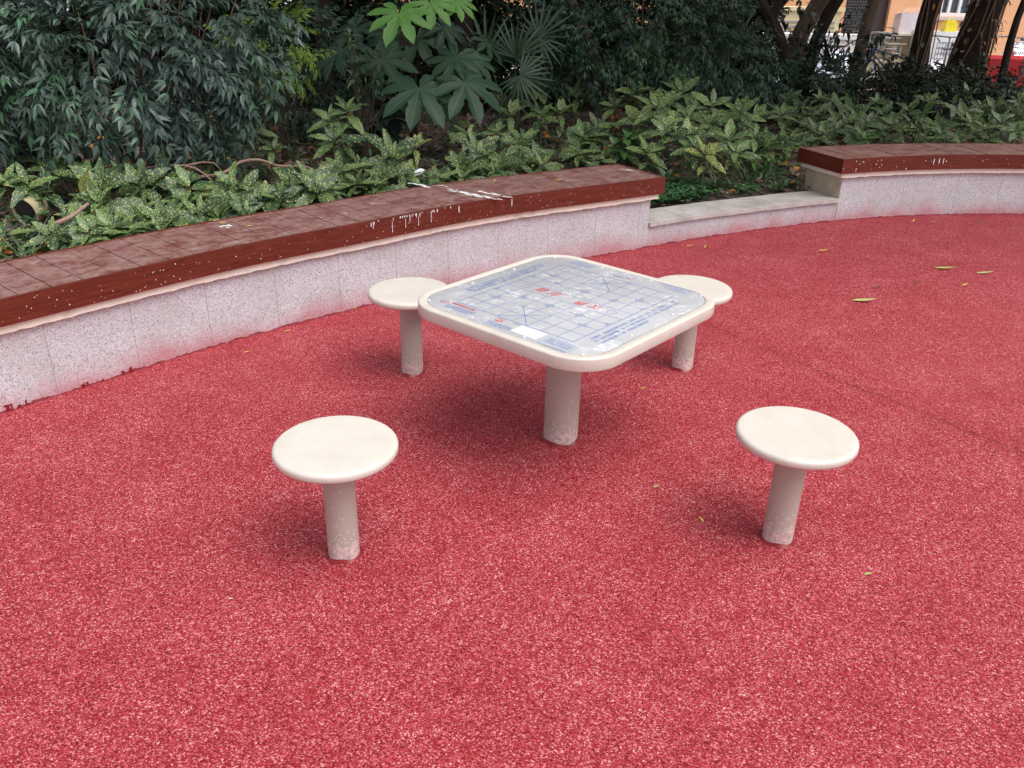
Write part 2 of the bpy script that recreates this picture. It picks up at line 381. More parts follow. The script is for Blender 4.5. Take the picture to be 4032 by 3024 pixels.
def strip(s0, s1, off0, off1, z0, z1, name, mat, parent, step=.06, ragged=0, uvface='front', endcaps=True):
    """a prism swept along the wall curve, off0..off1 measured backwards from the wall face"""
    n = max(2, int((s1-s0)/step)); vs = []; uv = []
    for k in range(n+1):
        s = s0+(s1-s0)*k/n; p, q, ss = lerp_i(idx_of_s(s)); q = q/np.linalg.norm(q)
        a = p+q*off0; b = p+q*off1; zl = z0+(random.uniform(-ragged, ragged) if ragged else 0)
        vs += [(a[0], a[1], zl), (a[0], a[1], z1), (b[0], b[1], z1), (b[0], b[1], z0)]
        uv += [(s, zl), (s, z1), (s, z1+off1-off0), (s, z1+off1-off0+z1-z0)]
    fs = []
    for k in range(n):
        a, b = 4*k, 4*k+4
        fs += [(a, b, b+1, a+1), (a+1, b+1, b+2, a+2), (a+2, b+2, b+3, a+3), (a+3, b+3, b, a)]
    if endcaps: fs += [(0, 1, 2, 3), (4*n+3, 4*n+2, 4*n+1, 4*n)]
    me = bpy.data.meshes.new(name); me.from_pydata(vs, [], fs); me.materials.append(mat)
    l = me.uv_layers.new(name='UVMap')
    for poly in me.polygons:
        for li in poly.loop_indices: l.data[li].uv = uv[me.loops[li].vertex_index]
    if endcaps:
        for poly in list(me.polygons)[-2:]:
            for li in poly.loop_indices:
                v = vs[me.loops[li].vertex_index]; l.data[li].uv = (v[1]*.9+.07, v[2])
    me.polygons.foreach_set('use_smooth', [True]*len(fs)); me.set_sharp_from_angle(angle=math.radians(35))
    return mesh_obj(name, me, parent)

sheet('courtyard_paving', [(-150, -60), (150, -60), (150, 240), (-150, 240)], -.012, flat('pale_concrete', (.40, .39, .39), .85, .15, 3))
# the red floor ends under the wall
fl = [tuple(c+nn*.10) for c, nn in zip(cur, NRM)]
m = MB(); step = 3; idx = list(range(0, len(cur), step))
pts = [fl[i] for i in idx]
poly = [(-9, pts[0][1]-.9)]+[tuple(p) for p in pts]+[(12, pts[-1][1]-1.2), (12, -7), (-9, -7)]
m.add([(x, y, 0) for x, y in poly], [tuple(range(len(poly)))]); o = m.build('red_rubber_floor', MT['rubber']); tag(o, kind='structure')
bm = bmesh.new(); bm.from_mesh(o.data); bmesh.ops.triangulate(bm, faces=bm.faces); bm.to_mesh(o.data); bm.free()

iE1 = param_of(at_z(1426, 540, 0)[:2])            # right end of the long bench
s_end1 = S_[param_of((.962, 6.05))]; s_start2 = S_[param_of((2.655, 6.962))]
ZS = .515
def bench(name, label, s0, s1, ends):
    b = thing(name, label, 'bench', tuple(lerp_i(idx_of_s((s0+s1)/2))[0])+(0,))
    inv = Vector((-b.location.x, -b.location.y, 0))
    def par(o): o.location = inv; return o
    ov = .075
    e0 = ov if ends[0] else 0; e1 = ov if ends[1] else 0
    par(strip(s0, s1, 0, .44, -.02, .362, 'granite_wall', MT['granite'], b))
    if ends[0]: par(strip(s0-.006, s0+.02, .002, .438, -.02, .361, 'wall_end_face', MT['endface'], b, .05))
    par(strip(s0-e0*.6, s1+e1*.6, -.030, .47, .362, .402, 'render_band', MT['cream'], b, .035, .003))
    # fascia boards in front, at the ends and behind
    fa = par(strip(s0-e0, s1+e1, -.052, -.030, .402, ZS+.0012, 'fascia', MT['fascia'], b))
    par(strip(s0-e0, s1+e1, .470, .492, .402, ZS+.0006, 'rear_fascia', MT['fascia'], b))
    if ends[0]: par(strip(s0-e0-.002, s0-e0+.020, -.0295, .4695, .402, ZS+.0009, 'end_fascia', MT['fascia'], b, .03))
    if ends[1]: par(strip(s1+e1-.020, s1+e1+.002, -.0295, .4695, .402, ZS+.0009, 'end_fascia', MT['fascia'], b, .03))
    # deck boards laid across
    vs = []; fs = []; uv = []
    s = s0-e0+(.021 if ends[0] else 0); w = .137; k = 0; s_stop = s1+e1-(.021 if ends[1] else 0)
    while s < s_stop-.01:
        g = .0022 if k % 2 else .0065
        sa, sb = s+g/2, min(s+w, s_stop)-g/2
        A, qa, _ = lerp_i(idx_of_s(sa)); B, qb, _ = lerp_i(idx_of_s(sb)); qa = qa/np.linalg.norm(qa); qb = qb/np.linalg.norm(qb)
        dz = random.uniform(-.0012, .0012)
        P = [A+qa*-.0295, B+qb*-.0295, B+qb*.4695, A+qa*.4695]
        n = len(vs)
        for z in (ZS-.024, ZS+dz): vs += [(p[0], p[1], z) for p in P]
        uv += [(sa, -.055), (sb, -.055), (sb, .495), (sa, .495)]*2
        fs += [(n+3, n+2, n+1, n), (n+4, n+5, n+6, n+7), (n, n+1, n+5, n+4), (n+1, n+2, n+6, n+5), (n+2, n+3, n+7, n+6), (n+3, n, n+4, n+7)]
        s += w; k += 1
    me = bpy.data.meshes.new('seat_boards'); me.from_pydata(vs, [], fs); me.materials.append(MT['deck']); l = me.uv_layers.new(name='UVMap')
    for poly in me.polygons:
        for li in poly.loop_indices: l.data[li].uv = uv[me.loops[li].vertex_index]
    par(mesh_obj('seat_boards', me, b))
    # dark core added under the boards, painting shade into the gaps
    par(strip(s0-e0+.02, s1+e1-.02, -.0298, .4698, .4025, ZS-.026, 'gap_shade_core', MT['twigdark'], b, endcaps=True))
    return b, par, fa
# the fascia is topped by the boards' front edge; keep it a hair proud
B1, par1, _ = bench('curved_bench', 'long curved granite bench with worn red wooden seat and white splashes on it', S_[0]+.3, s_end1, (False, True))
B2, par2, _ = bench('curved_bench', 'shorter curved bench at the upper right, its dark seat end facing the low kerb', s_start2, S_[-1]-.3, (True, False))
for b in (B1, B2): b['group'] = 'curved benches edging the planting bed'
# low kerb wall between them
kb = thing('low_kerb_wall', 'low curved granite kerb with pale coping between the two benches', 'kerb wall', tuple(lerp_i(idx_of_s((s_end1+s_start2)/2))[0])+(0,))
kinv = Vector((-kb.location.x, -kb.location.y, 0))
strip(s_end1+.003, s_start2-.009, .004, .26, -.02, .160, 'kerb_face', MT['kerbstone'], kb).location = kinv
strip(s_end1+.003, s_start2-.009, -.018, .31, .160, .187, 'coping', MT['coping'], kb, .04, .0022).location = kinv

# paint / bird splashes on the seat and the fascia drips
def on_curve(pt):
    i = param_of(pt); return S_[i], i
sp = MB()
for (x, y), r in zip([(-.59, 5.584), (-.487, 5.619), (-.393, 5.489), (-.307, 5.43), (-.241, 5.349), (-.205, 5.462), (-.132, 5.416), (-.159, 5.305), (-.048, 5.346), (-.637, 5.627), (-.66, 5.65)],
                     [.03, .022, .035, .045, .055, .03, .035, .032, .024, .035, .03]):
    for k in range(9):
        a = random.gauss(0, .5); rr = r*random.uniform(.15, .75)
        e = np.array([.82, -.57]); c = np.array([x, y])+e*random.gauss(0, r*.9)+np.array([.57, .82])*random.gauss(0, r*.3)
        sp.disc((c[0], c[1], ZS+.0022+random.random()*.0006), rr*1.1, 9, rr*.42, .3, (e[0], e[1], 0), (-e[1], e[0], 0))
for (x, y, r) in [(-1.57, 4.52, .05), (.775, 6.28, .05), (-1.0, 4.85, .02), (-1.1, 4.75, .012), (-.85, 5.1, .022)]:
    for k in range(6):
        e = np.array([.8, -.6]); c = np.array([x, y])+np.array([random.gauss(0, r*.8), random.gauss(0, r*.35)])
        sp.disc((c[0], c[1], ZS+.0022+random.random()*.0006), r*.4, 8, r*.12, .4, (e[0], e[1], 0), (-e[1], e[0], 0))
o = sp.build('white_splash', MT['dropping'], B1); o['kind'] = 'stuff'; o.location = (-B1.location.x, -B1.location.y, 0)
def fascia_marks(B, specs):
    dm = MB()
    for s, zt, w, h in specs:
        p, q, _ = lerp_i(idx_of_s(s)); q = q/np.linalg.norm(q); T = Vector((q[1], -q[0], 0)); c = p-q*.0565
        n = 8; top = ZS-zt
        pts = []
        for k in range(n):
            a = 2*PI*k/n; pts.append(Vector((c[0], c[1], top-h/2))+T*(w*math.cos(a)*random.uniform(.85, 1.1))+Vector((0, 0, 1))*(h/2*math.sin(a)))
        dm.add(pts, [tuple(range(n))])
        if h > .055: dm.add([Vector((c[0], c[1], top-h*.85))+T*(w*1.6*math.cos(2*PI*k/8))+Vector((0, 0, 1))*(.006*math.sin(2*PI*k/8))+Vector((q[0], q[1], 0))*-.0003 for k in range(8)], [tuple(range(8))])
    o = dm.build('white_drips', MT['dropping'], B); o['kind'] = 'stuff'; o.location = (-B.location.x, -B.location.y, 0); return o
sd = S_[param_of((-.86, 4.70))]; spx = []
sdA, sdB = S_[param_of((-.86, 4.70))], S_[param_of((-.34, 5.10))]
for k in range(30):
    s = random.uniform(sdA, sdB) if k > 14 else sdA+(sdB-sdA)*random.uniform(.3, .75)
    spx.append((s, random.uniform(-.001, .003), random.uniform(.0018, .0042), random.choice([.008, .014, .02, .03, .045])))
for s in np.linspace(sdA+.15, sdB-.22, 4): spx.append((s, .012, .0016, random.uniform(.06, .09)))
spx.append((S_[param_of((.02, 5.30))], .01, .003, .055))
for k in range(170):
    spx.append((random.uniform(S_[param_of((-2.3, 3.2))], s_end1), random.uniform(.005, .105), random.uniform(.0010, .0027), random.uniform(.002, .007)))
fascia_marks(B1, spx)
spx = [(s_start2+random.gauss(.12, .07) if k < 14 else s_start2+random.uniform(0, 3), random.uniform(.01, .1), random.uniform(.0015, .006), random.uniform(.003, .011)) for k in range(50)]
for d in (.82, .87, .91): spx.append((s_start2+d, .02, .004, .05))
fascia_marks(B2, spx)
# drips of floor paint on the granite
dm = MB()
for s_c, n in [(S_[param_of((-2.19, 3.33))], 7), (S_[param_of((-2.02, 3.53))], 4), (S_[param_of((-1.86, 3.72))], 2)]:
    for k in range(n):
        p, q, _ = lerp_i(idx_of_s(s_c+random.gauss(0, .05))); q = q/np.linalg.norm(q); T = np.array([q[1], -q[0]]); c = p-q*.0025; w = random.uniform(.002, .0075); h = random.uniform(.010, .038)
        z1 = h; a = c-T*w; b = c+T*w
        dm.add([(a[0], a[1], 0), (b[0], b[1], 0), (b[0], b[1], z1*.9), (c[0], c[1], z1), (a[0], a[1], z1*.8)], [(0, 1, 2, 3, 4)])
        if k % 2: 
            a = c-T*w*random.uniform(2, 4); dm.add([(a[0], a[1], h*.8), (c[0], c[1], h*.75), (c[0], c[1], h), (a[0], a[1], h*.9)], [(0, 1, 2, 3)])
o = dm.build('red_drips', MT['redpaint'], B1); o['kind'] = 'stuff'; o.location = (-B1.location.x, -B1.location.y, 0)

# soil bed behind the wall
A = [cur[i]+NRM[i]*.22 for i in range(0, len(cur), 4)]
rows = []
for j, (d, z) in enumerate([(0, .165), (.5, .17), (1.1, .18), (2, .19), (3, .19), (4.2, .18), (5.6, .17), (8.5, .15), (9.3, -.01)]):
    # rows fan out behind the wall
    rows.append([(a[0]*(1+.04*d)+(-.12*d if a[0] < -1.5 else 0), a[1]+d*(1 if a[1] > 3.6 else .9), z+(random.uniform(-.012, .012) if 0 < j < 8 else 0)) for a in A])
vs = [v for r in rows for v in r]; n = len(A)
m = MB(); m.add(vs, [(j*n+i, j*n+i+1, (j+1)*n+i+1, (j+1)*n+i) for j in range(len(rows)-1) for i in range(n-1)])
o = m.build('planting_bed_soil', MT['soil'], smooth=True); tag(o, kind='structure')
# left side of the bed, out of frame, closes the soil
m = MB(); m.add([(-12, -2, .14), (A[0][0], A[0][1], .145), (A[0][0]-.3, A[0][1]+5.5, .145), (-12, 12, .14)], [(0, 1, 2, 3)])
tag(m.build('side_bed_soil', MT['soil']), kind='structure')

# ------------------------------------------------------------------ stools and table
HS = .43
ST = [(-.5555, 2.3451), (.9512, 2.4896), (-.493, 3.8108), (.8621, 3.9427)]
def pole_mesh(r, h, name='pedestal', parent=None):
    m = MB(); n = 40; prof = [0.0, .004, .012, .03, .08, .2, h]
    vs = []
    for i, z in enumerate(prof):
        for k in range(n):
            a = 2*PI*k/n; rr = r
            if i == 0: rr = r*.985
            zz = z+(.008*math.sin(3*a+1)+.005*math.sin(7*a) if i == 0 else 0)*1
            vs.append((rr*math.cos(a), rr*math.sin(a), max(zz, 0) if i == 0 else z))
    fs = [(i*n+k, i*n+(k+1) % n, (i+1)*n+(k+1) % n, (i+1)*n+k) for i in range(len(prof)-1) for k in range(n)]
    m.add(vs, fs); return m.build(name, MT['pole'], parent, True)
def collar(r, parent):
    m = MB(); n = 40; rnd = [1+.05*math.sin(2*PI*k/n*2+.5)+.03*math.sin(2*PI*k/n*5) for k in range(n)]
    vs = [((r*1.0+.001)*math.cos(2*PI*k/n), (r+.001)*math.sin(2*PI*k/n), .010+.005*math.sin(2*PI*k/n*3)) for k in range(n)]
    vs += [((r*rnd[k]+.010)*math.cos(2*PI*k/n), (r*rnd[k]+.010)*math.sin(2*PI*k/n), .0005) for k in range(n)]
    m.add(vs, [(k, k+n, (k+1) % n+n, (k+1) % n) for k in range(n)]); return m.build('sealant_collar', MT['redpaint'], parent, True)
RD, TD = .1978, .034
st = thing('stool', 'x', 'stool', ST[0]+(0,))
m = MB(); e = .012
prof = [(.06, HS-TD), (RD-.012, HS-TD), (RD-.004, HS-TD+.003), (RD, HS-TD+.010)]
for k in range(7):
    a = PI/2*k/6; prof.append((RD-.014+.014*math.cos(a), HS-.014+.014*math.sin(a)))
prof += [(RD-.022, HS+.0006), (RD-.03, HS+.0008), (.09, HS+.0008), (.086, HS+.0005), (.01, HS+.0005)]
m.lathe(prof, 96); m.build('seat', MT['seat'], st, True)
pole_mesh(.0524, HS-TD+.001, 'pedestal', st); collar(.0524, st)
labels = ['front left round beige stool nearest the long bench end of the picture', 'front right round beige stool with a chipped rim', 'rear left round beige stool in front of the granite bench wall', 'rear right round beige stool partly hidden behind the chess table']
labels = ['round beige stool at the front left, its whole disc seat clear of the table', 'round beige stool on the right, its whole disc seat visible, small chips on the rim', 'beige stool between the chess table and the long bench wall', 'beige stool half hidden behind the right corner of the chess table']
stools = [st]
for i in range(1, 4):
    r = st.copy(); C.objects.link(r); r.location = ST[i]+(0,); r.rotation_euler.z = i*1.9
    for ch in st.children:
        c = ch.copy(); C.objects.link(c); c.parent = r
    stools.append(r)
for s_, l in zip(stools, labels): tag(s_, l, 'stool', 'round stools around the chess table')

YAW = -.7156; TX, TY = .2122, 3.1808; HT = .6303; TT = .0514; HH = .466; RC = .168
tb = thing('chess_table', 'square beige table with rounded corners and a blue printed chess board on top', 'table', (TX, TY, 0), YAW)
def rsq(h, r, n=14):
    pts = []; hu, hv = h-.006, h+.006
    for k, (sx, sy) in enumerate([(1, 1), (-1, 1), (-1, -1), (1, -1)]):
        for i in range(n+1):
            a = k*PI/2+PI/2*i/n; pts.append((sx*(hu-r)+r*math.cos(a), sy*(hv-r)+r*math.sin(a)))
    return pts
def rings(specs, name, mat, parent, closeb=True, closet=True):
    m = MB(); vs = []
    for h, r, z in specs: vs += [(x, y, z) for x, y in rsq(h, r)]
    n = 60; k_ = len(specs)
    fs = [(i*n+k, i*n+(k+1) % n, (i+1)*n+(k+1) % n, (i+1)*n+k) for i in range(k_-1) for k in range(n)]
    if closeb: fs.append(tuple(range(n))[::-1])
    if closet: fs.append(tuple((k_-1)*n+k for k in range(n)))
    m.add(vs, fs); return m.build(name, mat, parent, True)
RIM = .036; sp_ = [(HH-.012, RC-.012, HT-TT), (HH-.003, RC-.003, HT-TT+.003), (HH, RC, HT-TT+.010)]
for k in range(6):
    a = PI/2*k/5; d = .008*(1-math.cos(a)); sp_.append((HH-d, RC-d, HT+.0015-.008+.008*math.sin(a)))
sp_ += [(HH-RIM+.003, RC-RIM+.003, HT+.0015), (HH-RIM, RC-RIM, HT-.0005), (HH-RIM, RC-RIM, HT-.006)]
rings(sp_, 'tabletop', MT['seat'], tb)
bh = HH-RIM-.003; br = RC-RIM-.003
bd = rings([(bh, br, HT-.005), (bh, br, HT-.0012), (bh-.001, br-.001, HT-.0004)], 'board_plate', MT['board'], tb)
pole_mesh(.0729, HT-TT+.001, 'pedestal', tb); collar(.0729, tb)
GW, GH = .286, .333; cu, cv = GW/4, GH/4.5
ZL = HT+.0001
lm = MB()
def line(a, b, w=.0026, mb=None):
    w *= .8
    mb = mb or lm; a = Vector(a+(ZL,)); b = Vector(b+(ZL,)); d = (b-a).normalized(); n = Vector((-d.y, d.x, 0))*w/2; line.z += 2e-6
    z = Vector((0, 0, line.z)); mb.add([a-n+z, b-n+z, b+n+z, a+n+z], [(0, 1, 2, 3)])
line.z = 0
gu = lambda i: -GW+i*cu
gv = lambda j: -GH+j*cv
for j in range(10): line((-GW, gv(j)), (GW, gv(j)), .0034 if j in (0, 9) else .0024)
for i in range(9):
    if i in (0, 8): line((gu(i), -GH), (gu(i), GH), .0034)
    else: line((gu(i), -GH), (gu(i), gv(4)), .0024); line((gu(i), gv(5)), (gu(i), GH), .0024)
for j in (0, 7):
    line((gu(3), gv(j)), (gu(5), gv(j+2)), .0028); line((gu(5), gv(j)), (gu(3), gv(j+2)), .0028)
def mark(i, j):
    c = (gu(i), gv(j)); g = .006; L = .016
    for sx in (-1, 1):
        if (i == 0 and sx < 0) or (i == 8 and sx > 0): continue
        for sy in (-1, 1):
            line((c[0]+sx*g, c[1]+sy*g), (c[0]+sx*(g+L), c[1]+sy*g), .0018); line((c[0]+sx*g, c[1]+sy*g), (c[0]+sx*g, c[1]+sy*(g+L)), .0018)
for i, j in [(1, 2), (7, 2), (1, 7), (7, 7)]+[(i, j) for i in (0, 2, 4, 6, 8) for j in (3, 6)]: mark(i, j)
def ring(cx, cy, r, w=.002, mb=None, n=28, ry=None):
    mb = mb or lm; ry = ry or r; vs = []
    for rr, rry in ((r-w/2, ry-w/2), (r+w/2, ry+w/2)): vs += [(cx+rr*math.cos(2*PI*k/n), cy+rry*math.sin(2*PI*k/n), ZL+.0001) for k in range(n)]
    mb.add(vs, [(k, k+n, (k+1) % n+n, (k+1) % n) for k in range(n)])
for u in (-.216, .213): ring(u, 0, .0185, .0022)
lm.build('board_lines', MT['ink'], tb)
def text(txt, u, v, size, rot, mat, name='lettering', off=0, width=None, bold=0, shear=0, spacing=1):
    cu_ = bpy.data.curves.new(name, 'FONT'); cu_.body = txt; cu_.size = size; cu_.align_x = 'LEFT'; cu_.align_y = 'CENTER'; cu_.offset = bold; cu_.shear = shear; cu_.space_character = spacing
    cu_.resolution_u = 3
    o = bpy.data.objects.new(name, cu_); C.objects.link(o); bpy.context.view_layer.update()
    me = bpy.data.meshes.new_from_object(o.evaluated_get(bpy.context.evaluated_depsgraph_get())); bpy.data.objects.remove(o)
    if width and len(me.vertices):
        xs = [vv.co.x for vv in me.vertices]; k = width/(max(xs)-min(xs))
        for vv in me.vertices: vv.co.x *= k
    c, s = math.cos(rot), math.sin(rot)
    for vv in me.vertices: x, y = vv.co.x, vv.co.y; vv.co = (u+c*x-s*y, v+s*x+c*y, ZL+.0002+off)
    me.materials.clear(); me.materials.append(mat)
    return mesh_obj(name, me, tb)
# river words, the right-hand pair turned to face the other player
text('楚', -.168, .004, .052, 0, MT['red'], 'river_word', shear=.25)
text('河', -.102, .002, .052, 0, MT['red'], 'river_word', shear=.25)
text('界', .101, .002, .052, PI, MT['red'], 'river_word', shear=.25)
text('汉', .166, .004, .052, PI, MT['red'], 'river_word', shear=.25)
H2 = PI/2
text('注意事项　比赛采用已规定的规则，请双方以右手、左手、右手，有权的人一、施行', .3195, -.275, .0165, H2, MT['inklight'], 'rules_text', width=.555)
text('时，对应不能超重量，另一手不能系着对抗力，仅一分钱，确认分离双方对行', .342, -.279, .0165, H2, MT['inklight'], 'rules_text', width=.55)
text('比如未到作情形一局，轮级高分量棋到作', .366, -.279, .0165, H2, MT['inklight'], 'rules_text', width=.30)
text('本对局规则：自由对战棋艺交流，不一本局人员比赛以双方先走为胜', -.361, -.21, .0150, H2, MT['inklight'], 'rules_text', width=.485)
text('请对一方规则按顺序下子，走一步棋不可以再后悔，一局一胜者', -.341, -.215, .0150, H2, MT['ink'], 'rules_text', width=.48)
text('不得自行移动，认真下棋对弈，尊重对方', -.322, -.20, .0150, H2, MT['ink'], 'rules_text', width=.39)
text('棋牌桌使用说明', -.288, -.354, .020, 0, MT['red'], 'title_text', width=.118)
for k, tx in enumerate(['请爱护公共健身器材，按说明使用', '老年人和儿童应有人陪同使用本器材', '请勿在桌面上站立或敲打']):
    text(tx, -.296+.004*k, -.374-.0125*k, .0100, 0, MT['ink'], 'notes_text', width=.145-.02*(k == 2))
for k, tx in enumerate(['执行标准 本产品符合国家标准', '生产日期 使用年限 安全使用', '安装单位 服务电话 请妥善保管', '本器材适用于室外']):
    text(tx, -.066+.003*k, -.391-.0088*k, .0075, 0, MT['inklight'], 'notes_text', width=.118-.03*(k == 3))
text('安全认证证书', -.060, -.345, .007, 0, MT['black'], 'caption_text', width=.04)
text('扫码报修', .018, -.346, .007, 0, MT['black'], 'caption_text', width=.036)
for k, tx in enumerate(['捐赠单位 体育彩票公益金资助', '全民健身 全民健康 和谐社区', '管理单位 体育健身工程', '请文明使用 爱护器材']):
    text(tx, .205, -.366-.0115*k, .0092, 0, MT['inklight'], 'notes_text', width=.115)
text('本器材由公益金捐建', .200, -.427, .0080, 0, MT['ink'], 'notes_text', width=.125)
fr = MB(); c4 = [(.194, -.420), (.194, -.354), (.331, -.354), (.331, -.420)]
for k in range(4): line(c4[k], c4[(k+1) % 4], .0012, fr)
fr.build('notes_frame', MT['inklight'], tb)
tf = MB(); c4 = [(-.061, .364), (-.061, .421), (.044, .421), (.044, .364)]
for k in range(4): line(c4[k], c4[(k+1) % 4], .0018, tf)
line((-.055, .383), (.01, .383), .0012, tf)
for u in (-.033, -.0175, -.002, .0125): ring(u, .398, .0052, .0016, tf, 18)
tf.build('badge_frame', MT['ink'], tb)
text('健身器材专用', .006, .372, .0088, PI, MT['black'], 'badge_text', width=.05)
mk = MB()
for k, dx in enumerate((-.006, 0, .006)):
    mk.disc((.028+dx, .379+.002*k, ZL+.0003+k*1e-5), .005, 10, .003)
mk.build('badge_mark', MT['red'], tb)
for k, tx in enumerate(['使用方法 双方对坐于桌面两侧进行对弈', '注意安全 请勿攀爬 站立 敲打桌面', '老人 儿童使用时须有人陪护', '遇雷雨天气请勿使用本器材']):
    text(tx, .318-.005*(k % 2), .432-.0155*k, .0105, PI, MT['inklight'], 'notes_text', width=.17-.02*k)
for k, tx in enumerate(['健身指导 科学健身 快乐生活', '每天锻炼一小时 幸福一辈子', '比赛规则 红先黑后 轮流走子', '将军抽车 应将 长将作负']):
    text(tx, -.160-.006*k, .417-.014*k, .0105, PI, MT['inklight'], 'notes_text', width=.115)
# prohibition sign
pb = MB(); ring(-.322, -.364, .0165, .0020, pb); line((-.3335, -.3525), (-.3105, -.3755), .0026, pb); pb.build('prohibition_ring', MT['red'], tb)
pf = MB()
for (u, v, s_) in [(-.330, -.372, 1), (-.314, -.357, 1)]:
    pf.disc((u, v+.004, ZL+.0002), .0022, 8); line((u-.003, v-.004), (u, v+.002), .0022, pf); line((u+.004, v-.003), (u, v+.002), .0022, pf); line((u-.005, v), (u+.005, v+.001), .0016, pf)
pf.build('prohibition_figures', MT['ink'], tb)
lg = MB(); lg.disc((-.036, -.364, ZL+.0001), .0172, 28, .0118); lg.build('logo_back', MT['red'], tb)
text('NSCC', -.0485, -.3635, .0115, 0, MT['white'], 'logo_letters', off=.0002, width=.025, bold=.0003, shear=.2)
lg = MB(); line.z += .0003; line((-.047, -.3705), (-.025, -.3705), .0010, lg); line.z -= .0003; lg.build('logo_underline', MT['white'], tb)
# small plain block of printed speckle left out (code); the blank white sticker
sk = MB(); sk.box(.0625, .178, -.4095, -.3445, ZL-.00005, ZL+.0007); sk.build('white_sticker', MT['white'], tb)
for (u, v) in [(.364, .407), (.112, .425), (-.136, .420), (.377, -.396), (.398, -.137), (.394, .143), (-.126, -.412), (.136, -.420), (-.397, -.13), (-.397, .13), (-.378, .386), (-.372, -.398)]:
    m = MB(); m.lathe([(.0068, 0), (.0065, .0014), (.004, .0028), (.001, .0032)], 14, (u, v, ZL+.0001)); m.build('rivet', MT['rivet'], tb, True)

# ------------------------------------------------------------------ foliage machinery (numpy)
def leaf_tpl(L, Wd, seg=4, droop=.25, fold=.25, serr=0, prof=None):
    """one leaf along +x, 3 verts per station; returns verts, quads, attr(across, along)"""
    prof = prof or (lambda t: math.sin(PI*min(1, t)**.85)**.8)
    v = []; a = []
    for i in range(seg+1):
        t = i/seg; w = Wd/2*max(.03, prof(t)) if 0 < i < seg else Wd/2*.04
        if serr and 0 < i < seg: w *= 1+serr*(1 if i % 2 else -1)
        x = L*t; z = -droop*L*t*t
        v += [(x, -w, z+fold*w), (x, 0, z), (x, w, z+fold*w)]; a += [(1, t), (0, t), (1, t)]
    q = []
    for i in range(seg):
        b = 3*i; q += [(b, b+3, b+4, b+1), (b+1, b+4, b+5, b+2)]
    return np.array(v, float), np.array(q, int), np.array(a, float)
def frame(d, up=(0, 0, 1), roll=0.):
    d = np.asarray(d, float); d = d/np.linalg.norm(d); up = np.asarray(up, float)
    y = np.cross(up, d); n = np.linalg.norm(y)
    if n < 1e-4: y = np.cross((1, 0, 0), d); n = np.linalg.norm(y)
    y /= n; z = np.cross(d, y)
    if roll: c, s = math.cos(roll), math.sin(roll); y, z = c*y+s*z, -s*y+c*z
    return np.stack([d, y, z], 1)
class FB:
    """foliage buffer"""
    def __init__(s): s.v = []; s.q = []; s.a = []; s.n = 0
    def leaf(s, tpl, pos, d, up=(0, 0, 1), sc=1., roll=0., tint=None):
        V, Q, A = tpl; R = frame(d, up, roll)
        s.v.append((V*sc)@R.T+np.asarray(pos)); s.q.append(Q+s.n); s.n += len(V)
        tn = random.random() if tint is None else tint
        s.a.append(np.concatenate([np.full((len(A), 1), tn), A], 1))
    def arrays(s): return np.concatenate(s.v), np.concatenate(s.q), np.concatenate(s.a)
    def put(s, arr, pos, R, sc=1., tint=None, tj=.3):
        V, Q, A = arr; s.v.append((V*sc)@R.T+np.asarray(pos)); s.q.append(Q+s.n); s.n += len(V)
        A = A.copy(); 
        if tint is not None: A[:, 0] = np.clip(tint+(A[:, 0]-.5)*tj, 0, 1)
        s.a.append(A)
    def mesh(s, name, mat):
        V, Q, A = s.arrays(); me = bpy.data.meshes.new(name)
        me.vertices.add(len(V)); me.vertices.foreach_set('co', V.astype(np.float32).ravel())
        me.loops.add(Q.size); me.loops.foreach_set('vertex_index', Q.astype(np.int32).ravel())
        me.polygons.add(len(Q)); me.polygons.foreach_set('loop_start', np.arange(0, Q.size, 4, dtype=np.int32)); me.polygons.foreach_set('loop_total', np.full(len(Q), 4, np.int32))
        me.polygons.foreach_set('use_smooth', np.ones(len(Q), bool))
        at = me.color_attributes.new('leaf', 'FLOAT_COLOR', 'POINT'); at.data.foreach_set('color', np.concatenate([A, np.ones((len(A), 1))], 1).astype(np.float32).ravel())
        me.materials.append(mat); me.update(calc_edges=True); me.validate(); return me
    def build(s, name, mat, parent=None): return mesh_obj(name, s.mesh(name, mat), parent)
def rdir(el_lo, el_hi, az=None):
    az = random.uniform(0, 2*PI) if az is None else az; el = math.radians(random.uniform(el_lo, el_hi))
    return np.array([math.cos(az)*math.cos(el), math.sin(az)*math.cos(el), math.sin(el)])

# --- aucuba plants
AL = [leaf_tpl(1, w, 8, dr, fo, .10) for w, dr, fo in ((.40, .14, .25), (.36, .26, .3), (.44, .10, .2), (.38, .36, .25), (.40, .2, .15))]
TILT = (math.cos(math.radians(27)), math.sin(math.radians(27)))
def rosette(fb, c, n, L, az0=None):
    az0 = random.uniform(0, 6) if az0 is None else az0
    for k in range(n):
        az = az0+2.4*k+random.uniform(-.3, .3); f = k/max(1, n-1)       # inner young leaves upright, outer flat and drooping
        d = rdir(46-52*f-8, 46-44*f+8, az); p = np.array(c)+np.array([0, .02*f, -.03*f*L/.17])
        d = np.array([d[0], d[1]*TILT[0]-d[2]*TILT[1], d[1]*TILT[1]+d[2]*TILT[0]])
        fb.leaf(random.choice(AL), p+d*.012, d, up=(0, -TILT[1], TILT[0]), sc=L*(.55+.5*min(1, f*1.6))*random.uniform(.85, 1.12), roll=random.uniform(-.35, .35))
